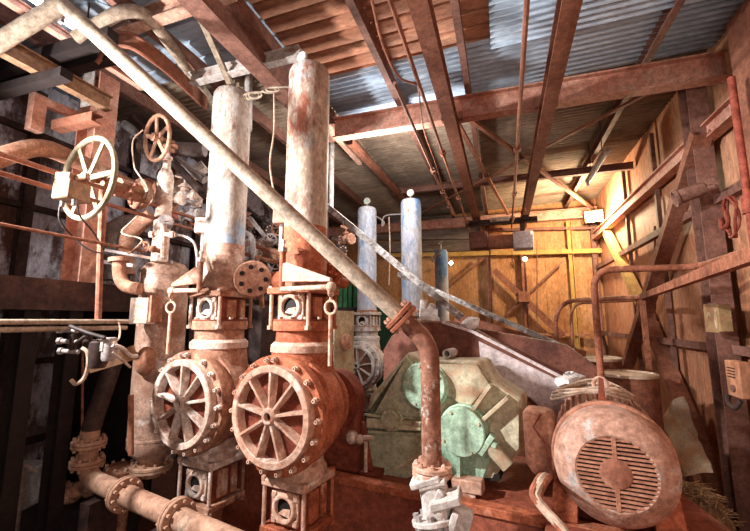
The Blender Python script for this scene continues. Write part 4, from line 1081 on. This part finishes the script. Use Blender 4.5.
# flanged pipe between the vessels
q0, q1 = P(238, 281, 4.5), P(296, 282, 4.3); ax = (q1 - q0).normalized()
t = thing('flanged_pipe', 'rusty flanged pipe between the two front vessels with its bolted face showing', 'pipe', q0 - ZUP*.2)
b = MB(t); b.tube([P(238,281,4.45), P(258,283,4.4), P(272,281,4.35), P(297,281,4.3)], [.1,.1,.10,.14], 18); b.build('pipe_run', M['rust_orange'])
fc = P(253, 279, 4.2); fx = (EYEP - fc + V((.3,0,0))).normalized()
b = MB(t); b.lathe([(0,-.03),(.19,-.03),(.2,-.02),(.2,.02),(.19,.03),(.0,.035)], fc, fx, 32); f = b.build('bolted_face', M['rust_brown'])
x, y, a_ = frame(fx)
for i in range(7):
    a = i*2*PI/7; b = MB(t); b.cyl(fc + (x*math.cos(a)+y*math.sin(a))*.13, fc + (x*math.cos(a)+y*math.sin(a))*.13 + a_*.036, .026, n=10); b.build('bolt_hole', M['blackhole'], parent=f)
q = P(318, 270, 3.95); b = MB(); 
t = thing('flanged_stub', 'rusty flanged pipe stub behind the diagonal pipe, right of the nearest vessel', 'pipe', q - ZUP*.15)
b = MB(t); b.cyl(P(310,270,4.0), P(345,284,4.3), .06, n=16); b.build('pipe_run', M['rust_orange'])
for px in (327, 333): flange_pair(t, P(px, 270 + (px-318)*.35, 4.02), P(345,284,4.3) - P(310,270,4.0), .125, M['rust_orange'], 8, th=.018)
# vertical dark panels behind
b = MB(); a = P(258, 340, 5.35); b.box(V((a.x, a.y, (P(258,305,5.0).z + PT)/2)), (.42,.35,P(258,305,5.0).z - PT), Matrix.Rotation(PANG,3,'Z')); 
single(b, 'control_cabinet', M['dark'], 'dark upright cabinet between the two front pump heads', 'cabinet', bev=.01)
t = thing('fitting_cabinet', 'tan sided upright cabinet right of the orange pump head', 'cabinet', V((P(343,340,4.95).x, P(343,340,4.95).y, PT-.07)))
a = P(335, 340, 4.95); zt_ = P(338, 311, 4.95).z
b = MB(t); b.box(V((a.x, a.y, (zt_ + PT - .07)/2)), (.26,.4,zt_ - PT + .07), Matrix.Rotation(-.25,3,'Z')); b.build('case', M['guard_dark'], bev=.008)
R = Matrix.Rotation(-.25,3,'Z')
b = MB(t); b.box(V((a.x,a.y,0)) + R @ V((.137,0,0)) + ZUP*((zt_+PT)/2 + .05), (.02,.40,zt_-PT-.1), R); b.build('side_panel', M['khaki'])
b = MB(t); cc = V((a.x,a.y,0)) + R @ V((.15,-.0,0)) + ZUP*(P(348,342,4.9).z); b.lathe([(0,0),(.10,0),(.10,.04),(0,.05)], cc, R @ V((1,0,0)), 24); b.build('knob', M['dust_pink'])
# slanted grey tube and tangle
b = MB(); b.bar(P(250,218,5.6), P(271,244,5.6), .13, .05); single(b, 'slanted_plate', M['grime'], 'pale slanted grey bar in the pipework between the front vessels', 'bar')
def run(pts, d, r, m, lab, n=10):
    b = MB(); b.tube(fillet([P(x, y, dd) for x, y, dd in [(p[0], p[1], p[2] if len(p) > 2 else d) for p in pts]], .12, 5), r, n); return single(b, 'back_pipe', M[m], lab, 'pipe', 'pipes behind the front vessels')
run([(238,240),(285,256)], 5.2, .03, 'thinpipe', 'thin rusty pipe sloping down between the front vessels above the bolted face')
run([(238,252),(290,266)], 5.0, .022, 'thinpipe', 'lower thin rusty pipe sloping down between the front vessels')
run([(244,232),(252,236),(254,262)], 5.0, .035, 'grime', 'grey bent pipe beside the grey vessel between the front vessels')
run([(240,205),(285,238)], 6.4, .05, 'void', 'dark pipe high in the gap between the front vessels')
run([(260,262),(262,308)], 4.7, .03, 'rust_brown', 'short upright pipe under the bolted face')
run([(326,215),(327,300)], 6.5, .04, 'dark', 'dark upright pipe right of the nearest vessel')
run([(332,132),(331,208)], 6.6, .045, 'white', 'whitish upright pipe behind the right edge of the nearest vessel')
run([(268,140),(346,141)], 6.6, .05, 'rust_orange', 'orange horizontal pipe behind the nearest vessel under the girder')
run([(170,190),(185,180),(205,166)], 5.2, .09, 'dust_pale', 'thick dusty pipe left of the grey vessel sloping up to the right')
run([(140,147),(205,150)], 4.9, .09, 'grime', 'grey pipe passing behind the smaller handwheel')
run([(132,118),(205,196)], 4.8, .05, 'dark', 'dark sloping pipe behind the smaller handwheel')
run([(124,124),(205,180)], 5.0, .06, 'grime', 'long grey pipe sloping behind the smaller handwheel')
run([(168,212),(215,232)], 5.0, .05, 'rust_red', 'red brown pipe behind the dial gauge')
for i, (px, py, d, s, m, lab) in enumerate(((184,198,5.0,.17,'dust_pale','dusty flanged valve between the gauge column and the grey vessel'), (172,176,5.2,.14,'rust_brown','rusty flanged valve behind the smaller handwheel'), (192,216,4.9,.12,'grime','grey flanged valve beside the grey vessel above the dial gauge'),
        (249,256,5.2,.11,'grime','grey flanged valve between the front vessels above the bolted face'), (268,255,5.4,.11,'rust_brown','rusty flanged valve between the front vessels near the nearest one'), (263,232,6.0,.13,'dark','dark flanged valve high between the front vessels'),
        (246,224,6.2,.10,'rust_brown','small rusty valve right beside the grey vessel'), (337,252,6.2,.12,'dark','dark valve right of the nearest vessel above the diagonal pipe'), (346,240,6.6,.13,'rust_brown','rusty valve left of the far blue vessels'))):
    valve(P(px, py, d), (1, .25 - .1*i, 0), s, M[m], lab)
for i, (px, py) in enumerate(((255,246), (276,262), (246,268), (270,240), (280,228))):
    c = P(px, py, 5.6 - .1*i); b = MB(); b.torus(c, (.3,-1,.25), .09 + .02*(i % 3), .014, 22, 6)
    for k in range(3):
        x, y, _ = frame((.3,-1,.25)); d = (x*math.cos(k*PI/3) + y*math.sin(k*PI/3))*(.09 + .02*(i % 3)); b.bar(c - d, c + d, .016, .012)
    b.cyl(c, c + V((0,.45,-.05)), .03, n=8)
    single(b, 'small_handwheel', M['grime' if i % 2 else 'rust_brown'], ('rusty small wheel just above the lower thin pipe', 'grey small wheel near the nearest vessel above the bolted pipe', 'rusty small wheel beside the grey vessel near the bolted face', 'grey small wheel at the head of the slanted grey bar', 'rusty small wheel highest beside the nearest vessel')[i] , 'handwheel')
for i, px in enumerate((341, 346, 351, 356, 361)):
    c = P(px, 297, 8.4); b = MB(); b.box(c, (.085,.12,.45)); b.box(c + ZUP*.25, (.06,.1,.06))
    single(b, 'green_bottle', M['greenbox'], ('first', 'second', 'third', 'fourth', 'fifth')[i] + ' green container from the nearest vessel, in the row behind the diagonal pipe', 'container', 'green containers behind the diagonal pipe', bev=.012)
c = P(351, 297, 8.4); b = MB(); b.box(V((c.x, c.y, (c.z - .225)/2)), (.8,.3,c.z-.225)); single(b, 'container_bench', M['void'], 'dark bench holding the green containers', 'bench')
c = P(379, 262, 9.0); b = MB(); b.box(V((c.x,c.y,1.35)), (1.1,.5,2.7)); single(b, 'green_locker', mat('green_locker', (34,62,40),(44,78,52), scale=3), 'dark green upright tank between the far blue vessels', 'tank', bev=.03)
# steps / channel stringers slanting down behind the diagonal pipe
for i, (a, c, d0, d1, lab) in enumerate((((324,204),(462,318), 5.6, 4.7, 'white speckled steel stringer slanting behind the diagonal pipe, nearer one'), ((398,274),(574,352), 6.2, 5.0, 'white edged steel stringer slanting down to the basin, further one'))):
    b = MB(); b.chan(P(*a, d0), P(*c, d1), .05, .085 if i == 0 else .07); single(b, 'conveyor_stringer', mat('speckled_white', (190,188,186), (96,84,80), (222,220,220), scale=16, cfac=.42, csc=9), lab, 'stringer')
b = MB(); b.bar(P(455,318,5.75), P(585,356,5.6), .05, .14); single(b, 'dark_stringer', M['rail'], 'dark steel bar below the stringers leading to the basin', 'bar')
# white fittings on top of the belt guard
b = MB(); b.bar(P(420,312,4.9), P(437,313,4.9), .12, .10); b.bar(P(420,318,4.85), P(439,319,4.85), .12, .05); b.cyl(P(424,300,4.9), P(424,311,4.9), .05); b.ball(P(431,308,4.9), .06); single(b, 'white_fitting', M['white'], 'white dusted fitting behind the flange of the bent pipe', 'fitting')
b = MB(); c = P(471,324,4.6); b.ball(c, .09, 9, 7, (1.2,1,.8)); b.v = [p + V((random.uniform(-.02,.02),)*3) for p in b.v]; single(b, 'white_lump', M['bag'], 'small white lump lying on the stringer near the belt guard', 'lump', sharp=20)
# ------------------------------------------------------------------ right side
XD = 1.9
def drum(px0, px1, pytop, d, lab, z0, m='drum'):
    a, c = P(px0, pytop, d), P(px1, pytop, d); r = (c - a).length/2; ce = (a + c)/2; zt = ce.z
    t = thing('steel_drum', lab, 'drum', V((ce.x, ce.y, z0)))
    b = MB(t); q = V((ce.x, ce.y, 0)); H = zt - z0
    pr = [(r*.96,z0),(r,z0+.015)]
    for f in (.33, .66): pr += [(r,z0+H*f-.03),(r*1.025,z0+H*f-.012),(r*1.025,z0+H*f+.012),(r,z0+H*f+.03)]
    pr += [(r,zt-.03)]
    b.lathe(pr, q, ZUP, 36); b.build('shell', M[m])
    b = MB(t); b.lathe([(r*1.0,zt-.03),(r*1.03,zt-.028),(r*1.03,zt),(r*1.0,zt+.005),(r*.97,zt-.012),(0,zt-.012)], q, ZUP, 36); b.build('lid', M['lid'])
    return t
zp = PT - .07
drum(601, 653, 373, 4.55, 'rusty drum with a pale dusty lid close behind the motor', 0)
drum(563, 617, 357, 5.35, 'brown drum with a pale rim, further back behind the handrail post', 0)
drum(540, 588, 371, 4.88, 'rusty drum under the metal basin behind the belt guard', 0)
# basin
c = P(565, 364, 4.88)
c = V((c.x, c.y, P(564, 371, 4.88).z + .006))
b = MB(); b.lathe([(.0,0),(.20,.0),(.245,.12),(.27,.125),(.27,.135),(.24,.132),(.19,.012),(.0,.012)], c, ZUP, 36)
single(b, 'metal_basin', M['galv'], 'grey metal basin sitting on a drum at the end of the stringers', 'basin')
c = P(572, 384, 3.75); b = MB(); b.ball(c, .11, 10, 8, (1.3,1,.8)); b.v = [p + V((random.uniform(-.03,.03), random.uniform(-.03,.03), random.uniform(-.03,.03))) for p in b.v]
single(b, 'plastic_bag', M['bag'], 'crumpled whitish bag behind the belt guard below the basin', 'bag', sharp=15)

# handrails
zr1 = P(620, 270, 4.2).z
c0 = P(595, 300, 4.2); pA = V((c0.x, c0.y, zp)); pB = V((c0.x, c0.y, zr1)); pC = PZ(697, 267, zr1); pD = PZ(752, 250, zr1)
rm = mat('handrail_dusty', (146,86,62), (168,108,82), (112,60,44), scale=8, cfac=.42)
t = thing('handrail', 'square brown handrail bent over its post in front of the drums', 'handrail', pA)
dr = (pC - pB).normalized()
b = MB(t); path = fillet([pA, pB, pC, pD, pD + (pD-pC).normalized()*.8], .22, 8); b.tube(path, .035, 8); b.build('top_rail', rm, sharp=60)
zr2 = EYE + .33
def on(px, z): # along the second rail line
    pass
a0 = PZ(574, 301, zr2); a1 = PZ(642, 297, zr2); a2 = PZ(740, 260, zr2)
pst = V((P(556, 330, 7.0).x, a0.y, 0)); 
t = thing('handrail', 'thin dusty handrail with a rounded corner, nearer the back wall', 'handrail', V((a0.x, a0.y, 0)))
s0 = PY(556, 330, a0.y)
b = MB(t); b.tube(fillet([V((s0.x, s0.y, 0)), V((s0.x, s0.y, zr2)), a1 + V((0,0,-.0))], .45, 8), .035, 8); b.build('top_rail', rm)
s1 = PY(572, 330, a0.y + .3); b = MB(t); b.tube(fillet([V((s1.x, s1.y, 0)), V((s1.x, s1.y, zr2 - .03)), a1 + V((0,.25,-.03))], .3, 6), .025, 8); b.build('mid_rail', M['wall_right'])
b = MB(); b.angle(a1, a2 + (a2-a1).normalized()*.9, .09, .10); 
t2 = thing('angle_rail', 'thick dusty angle beam running from the back along the right wall above the handrail', 'beam', V((a1.x, a1.y, 0)))
b2 = MB(t2); b2.angle(a1, a2 + (a2-a1).normalized()*.5, .06, .075); b2.build('angle_bar', rm)
b2 = MB(t2); b2.bar(V((a1.x, a1.y, 0)), V((a1.x, a1.y, zr2 - .04)), .06, .06); b2.build('post', rm)
b2 = MB(t2); q = a1 + (a2-a1)*.72; b2.bar(V((q.x+.0, q.y, 0)), V((q.x, q.y, zr2)), .06, .06) if False else None

# old spotlight on an arm on the wall post
a = PX(682, 196, 2.0); c = PX(704, 188, 2.2); dd = (a - c).normalized()
t = thing('spotlight', 'rusty barrel shaped spotlight on the brown wall post', 'spotlight', V((2.15, c.y, c.z - .15)))
b = MB(t); b.lathe([(.05,-.02),(.075,.0),(.082,.06),(.082,.24),(.098,.26),(.098,.29),(.085,.29),(.07,.2),(0,.19)], c, dd, 24); b.build('barrel', M['purlin'])
b = MB(t); q2 = PX(717, 186, 2.24); b.cyl(c - dd*.0, q2, .02, n=8); b.torus(c - dd*.03, (0,0,1), .05, .012, 16, 6); b.build('arm', M['purlin'])
# hose coil on the post
q = PX(731, 217, 2.12); pts = []
for i in range(30):
    an = i*2*PI/15; pts.append(q + V((.02*math.sin(i), .10*math.cos(an), .20*math.sin(an))))
b = MB(); b.tube(pts, .013, 6); single(b, 'hose_coil', M['hose_red'], 'looped red brown hose hung behind the wall post at the right', 'hose')
hose([PX(724,204,2.15), PX(728,222,2.1), PX(722,228,2.1), PX(721,218,2.1)], .02, 'hose_red', 'small knotted end of hose below the spotlight arm', 'hose_end', 'hose')
# yellowed box and switch box on the post
q = PX(718, 318, 2.16)
t = thing('yellow_box', 'yellowed square box on the brown wall post', 'box', q - ZUP*.2)
b = MB(t); b.box(q, (.12,.30,PX(718,305,2.16).z - PX(718,332,2.16).z)); b.build('case', M['ivory_sign'], bev=.012)
b = MB(t); b.box(q + V((-.062,0,0)), (.006,.27,.30)); b.build('cover', M['ivory_sign'], bev=.004)
q = PX(739, 379, 2.12)
t = thing('switch_box', 'tan slotted box low on the right wall near the edge', 'box', q - ZUP*.2)
b = MB(t); b.box(q, (.1,.24,.34)); b.build('case', M['wall_right'], bev=.012)
for i in range(4):
    b = MB(t); b.box(q + V((-.052,.01,.10 - i*.028)), (.006,.13,.009)); b.build('slot', M['blackhole'])
b = MB(t); b.cyl(q + V((-.05,.0,-.09)), q + V((-.065,.0,-.09)), .035, n=16); b.build('dial', M['purlin'])
hose([PX(729,392,2.1), PX(728,402,2.05), PX(735,408,2.05), PX(741,401,2.08)], .022, 'dark', 'dark curved conduit below the slotted box', 'conduit', 'conduit')
q = PX(748, 200, 2.08)
b = MB(); b.cyl(V((q.x, q.y, 0)), V((q.x, q.y, 4.6)), .03, n=12); b.cyl(V((q.x, q.y, PX(748,195,2.08).z)), V((q.x, q.y, PX(748,214,2.08).z)), .05, n=12); single(b, 'riser_pipe', M['hose_red'], 'upright red brown pipe at the right edge of the picture', 'pipe')
# white stained sheet leaning at the wall foot, heap
c0 = PX(668, 410, 2.35); c1 = PX(700, 458, 2.35)
A_, B_, C_, D_ = PX(662,428,2.16), PX(684,398,2.22), PX(714,474,2.18), PX(684,478,2.02); b = MB(); n = 12; vs = []; fs = []
for j in range(n+1):
    for i in range(n+1):
        u, w_ = i/n, j/n; p = (A_*(1-u) + B_*u)*(1-w_) + (D_*(1-u) + C_*u)*w_
        p = p + V((-.12*math.sin(PI*u) + random.uniform(-.012,.012), random.uniform(-.012,.012), (.05 if j == 0 else .02)*math.sin(9*u) + .08*math.sin(PI*w_)*(1-2*u)))
        vs.append(p)
m_ = (n+1)*(n+1); vs += [p + V((.012,.004,0)) for p in vs]
for j in range(n):
    for i in range(n):
        a = j*(n+1)+i; fs += [(a, a+1, a+n+2, a+n+1), (m_+a+n+1, m_+a+n+2, m_+a+1, m_+a)]
b.add(vs, fs)
single(b, 'torn_sheet', mat('torn_sheet', (224,206,184), (190,140,106), (206,160,126), scale=4, cfac=.42), 'torn white edged sheet leaning against the right wall behind the motor', 'sheet')
# straw like debris heap on the ground right of the motor
hc = PX(702, 490, 2.0); b = MB(); n = 20; vs = []; fs = []
for j in range(n+1):
    for i in range(n+1):
        u, w_ = i/n*2-1, j/n*2-1; r2 = u*u + w_*w_
        vs.append(V((hc.x + u*.20, hc.y + w_*.8, max(.0, (hc.z)*(1 - r2*.8)) + random.uniform(-.04,.04))))
for j in range(n):
    for i in range(n): fs.append((j*(n+1)+i, j*(n+1)+i+1, (j+1)*(n+1)+i+1, (j+1)*(n+1)+i))
b.add(vs, fs)
for i in range(260):
    u, w_ = random.uniform(-.9,.9), random.uniform(-.9,.9); r2 = u*u+w_*w_
    p = V((hc.x + u*.19, hc.y + w_*.75, max(.02, hc.z*(1 - r2*.8)) + .03)); a = random.uniform(0, PI); l = random.uniform(.05,.14)
    b.bar(p - V((math.cos(a),math.sin(a),random.uniform(-.2,.2)))*l, p + V((math.cos(a),math.sin(a),random.uniform(-.2,.2)))*l, .01, .006)
o = single(b, 'debris_heap', mat('straw', (196,160,124), (160,116,86), (126,84,62), scale=8, cfac=.4), 'straw coloured heap of debris on the ground right of the motor', 'debris', sharp=15); o['kind'] = 'stuff'

# ------------------------------------------------------------------ lights as objects
t = thing('floodlight', 'bright floodlight glaring in the far right corner under the roof', 'floodlight', fl_p if False else PY(594, 222, 10.75))
q = PY(594, 216, 10.75); aim_d = (V((.2, 4.0, 2.2)) - q).normalized(); Rq = aim_d.to_track_quat('Y', 'Z').to_matrix()
b = MB(t); b.box(q, (.42,.14,.30), Rq); b.build('housing', M['yellow'], bev=.02)
b = MB(t); b.box(q + Rq @ V((0,.075,0)), (.38,.01,.26), Rq); b.build('lens', M['flood_lens'])
b = MB(t); b.bar(q + V((0,.08,0)), V((q.x, YB - .02, q.z)), .05, .05); b.build('bracket', M['purlin'])
for i, (px, py, lab) in enumerate(((525, 259, 'small bright bulb below the hoist at the middle of the back wall'), (451, 263, 'small bright bulb on the back wall left of the braces'))):
    q = PY(px, py, YB - .3); t = thing('wall_bulb', lab, 'lamp', q - ZUP*.06)
    b = MB(t); b.ball(q, .055); b.build('bulb', M['bulb_small'])
    b = MB(t); b.cyl(q + V((0,.04,.02)), V((q.x, YB - .02, q.z + .03)), .03, n=10); b.build('holder', M['dark'])
def tube_lamp(p0, p1, lab, on=True):
    t = thing('fluorescent_lamp', lab, 'lamp', (V(p0) + V(p1))/2 + ZUP*.1); p0, p1 = V(p0), V(p1)
    d = (p1-p0).normalized()
    b = MB(t); b.bar(p0 + ZUP*.055, p1 + ZUP*.055, .09, .05); b.build('batten', M['white'])
    b = MB(t); b.cyl(p0 + d*.03, p1 - d*.03, .02, n=12); b.build('tube', M['tube_light'] if on else M['bag'])
    for e in (p0, p1 - d*.03):
        b = MB(t); b.bar(e, e + d*.03, .05, .07); b.build('end_cap', M['white'])
    for s in (.2, .8):
        q = p0 + (p1-p0)*s; b = MB(t); b.cyl(q + ZUP*.08, V((q.x, q.y, roof_z(q.x) + .0)), .008, n=6); b.build('hanger', M['dark'])
    return t
zl = EYE + 2.72
a = PZ(33, -4, zl); c = PZ(55, 12, zl); x_ = (a.x + c.x)/2
a1, c1 = PZ(57, 19, zl), PZ(79, 36, zl); x2 = (a1.x + c1.x)/2; xx = (x_ + x2)/2
tube_lamp((xx, a.y - .35, zl), (xx, c.y + .02, zl), 'bright fluorescent tube at the top left behind the diagonal pipe corner, nearer one')
tube_lamp((xx, a1.y, zl), (xx, c1.y + .08, zl), 'bright fluorescent tube right under the diagonal pipe corner, further one')
q0, q1 = PZ(605, 153, 4.95), PZ(590, 184, 4.95); xx = (q0.x + q1.x)/2
tube_lamp((xx, q0.y, 4.95), (xx, q1.y, 4.95), 'unlit fluorescent batten under the roof above the floodlight', on=False)

# ------------------------------------------------------------------ hoist and cables
HY = 9.6
hz = PY(500, 240, HY).z
x0, x1 = PY(478, 240, HY).x, PY(524, 240, HY).x
t = thing('electric_hoist', 'electric hoist with two brown drums hung under the rails by the back wall', 'hoist', V(((x0+x1)/2, HY, hz - .3)))
for (px, nm, m) in ((479, 'gear_box', 'guard_dark'), (523, 'motor_box', 'guard')):
    c = PY(px, 241, HY); b = MB(t); b.cyl(c - V((.22,0,0)), c + V((.22,0,0)), .23, n=24); b.box(c, (.36,.42,.40)); b.build(nm, M[m], bev=.02)
b = MB(t); c = PY(501, 242, HY); b.cyl(V((x0, HY, c.z)), V((x1, HY, c.z)), .17, n=20); b.build('rope_drum', M['rail'])
b = MB(t); b.bar(V((rails[0]-.25, HY, RZ - .19)), V((rails[1]+.25, HY, RZ - .19)), .14, .12); b.build('trolley_beam', M['dark'])
b = MB(t); b.bar(V((x0+.3, HY-.1, RZ - .16)), V((x1-.3, HY-.1, RZ - .16)), .12, .10); b.build('festoon', M['white'])
for xr in rails:
    b = MB(t); b.box(V((xr, HY, RZ - .15)), (.12,.3,.1)); b.build('trolley', M['dark'])
for px in (479, 523):
    c = PY(px, 241, HY); b = MB(t); b.bar(c, V((c.x, HY, RZ - .2)), .10, .06); b.build('hanger', M['dark'])
for i, (px, y0, y1, lab) in enumerate(((490, 250, 332, 'left thin chain hanging below the hoist'), (512, 250, 262, 'short chain with a loop under the middle of the hoist'), (537, 240, 345, 'right thin rope hanging below the hoist'))):
    a, c = PY(px, y0, HY), PY(px, y1, HY); b = MB(); b.cyl(a, c, .012, n=6); b.torus(c - ZUP*.04, (0,1,0), .04, .01, 12, 6); single(b, 'hoist_chain', M['thinpipe'], lab, 'chain')
# cable conduits under the roof
zc_ = EYE + 2.35
def along(pa, pc, z, r, m, lab, nm='roof_cable'):
    a, c = PZ(*pa, z), PZ(*pc, z); d = (c-a)
    b = MB(); b.tube([a - d*.25, a, c], r, 8)
    for k in (.35, .62, .86): q = a + d*k; b.cyl(q - d.normalized()*.05, q + d.normalized()*.05, r*2.2, n=8)
    return single(b, nm, M[m], lab, 'cable')
along((390, 0), (470, 232), zc_ - .05, .02, 'rail', 'dark cable run under the roof just left of the left hoist rail')
along((527, 0), (512, 228), zc_ - .05, .022, 'rail', 'dark cable run under the roof just left of the right hoist rail')
hose([PZ(372, 0, zc_), PZ(382, 42, zc_), PZ(398, 76, zc_ - .12), PZ(416, 84, zc_ - .05)], .012, 'rail', 'thin drooping cable joining the cable run near the girder')
hose([PZ(418, 84, zc_ - .08), P(424, 130, 5.0), P(436, 165, 6.2), P(448, 205, 8.0)], .010, 'thinpipe', 'thin loose cable hanging beside the left cable run')
along((415, 130), (452, 214), zc_, .02, 'purlin', 'short cable run behind the girder left of the left hoist rail')
# ------------------------------------------------------------------ small things on the red plinth and floor
for i in range(9):
    q = L(.48 + .05*i, kf + .16 + .03*(i % 3), PT - .05)
b = MB(); c = PK(352, 437, 1.0); b.ball(c, .07, 9, 7); b.ball(c + pu*.09 - ZUP*.01, .05, 9, 7); b.cyl(c + pu*.02, c + pu*.24 + ZUP*.02, .025, n=8); b.cyl(c + pu*.16 - ZUP*.02, V(((c+pu*.16).x, (c+pu*.16).y, PT-.07)), .02, n=8)
single(b, 'grease_valve', M['dust_pale'], 'pale small fitting beside the orange pump head in front of the gearbox', 'fitting')
# ------------------------------------------------------------------ light
def lamp(kind, name, loc, power, col, size=.1, **kw):
    l = bpy.data.lights.new(name, kind); l.energy = power; l.color = col; l.shadow_soft_size = size
    for k, v in kw.items(): setattr(l, k, v)
    o = bpy.data.objects.new(name, l); COL.objects.link(o); o.location = loc
    return o
def aim(o, target):
    o.rotation_euler = (V(target) - V(o.location)).to_track_quat('-Z', 'Y').to_euler()
# floodlight of the left walkway, lighting the pumps from the side
KEY = EYEP + rgt * -3.9 + fwd_h * 1.95 + ZUP * 2.0
k = lamp('SPOT', 'key_lamp', KEY, 2000, (1, .96, .93), .09, spot_size=math.radians(100), spot_blend=.9); aim(k, EYEP + rgt*.9 + fwd_h*3.9 + ZUP*-.6)
k = lamp('SPOT', 'left_lamp', (-4.5, 1.2, EYE + .95), 880, (1, .95, .92), .10, spot_size=math.radians(120), spot_blend=.8); aim(k, (.6, 4.8, 5.6))
lamp('POINT', 'warm_fill', EYEP + rgt * 1.3 + fwd_h * -1.1 + ZUP * .8, 95, (1, .76, .60), .3)  # unseen warm fill, added to brown the right sides of the vessels
lamp('POINT', 'front_fill', EYEP + rgt * .1 + fwd_h * -.9 + ZUP * -.1, 120, (1, .90, .82), .3)  # low fill added near the camera to lift gearbox and plinth front
fl = PY(594, 217, 10.75)
lamp('POINT', 'floodlight_lamp', fl + V((-.3, -1.1, -.2)), 400, (1, .80, .52), .12)
lamp('POINT', 'right_fill', (1.6, .6, 4.7), 40, (1, .66, .5), .3)  # made-up reddish fill for the right side
lamp('POINT', 'rear_fill', (-1.6, 5.3, 4.6), 170, (1, .92, .86), .2)  # extra light put in to whiten the far vessels and pump
w = bpy.data.worlds.new('world'); S.world = w; w.use_nodes = True
bg = w.node_tree.nodes['Background']; bg.inputs[0].default_value = (1, .82, .72, 1); bg.inputs[1].default_value = .09
S.view_settings.view_transform = 'Standard'; S.view_settings.look = 'None'; S.view_settings.gamma = 1
S.view_settings.use_curve_mapping = False
S.view_settings.exposure = .22
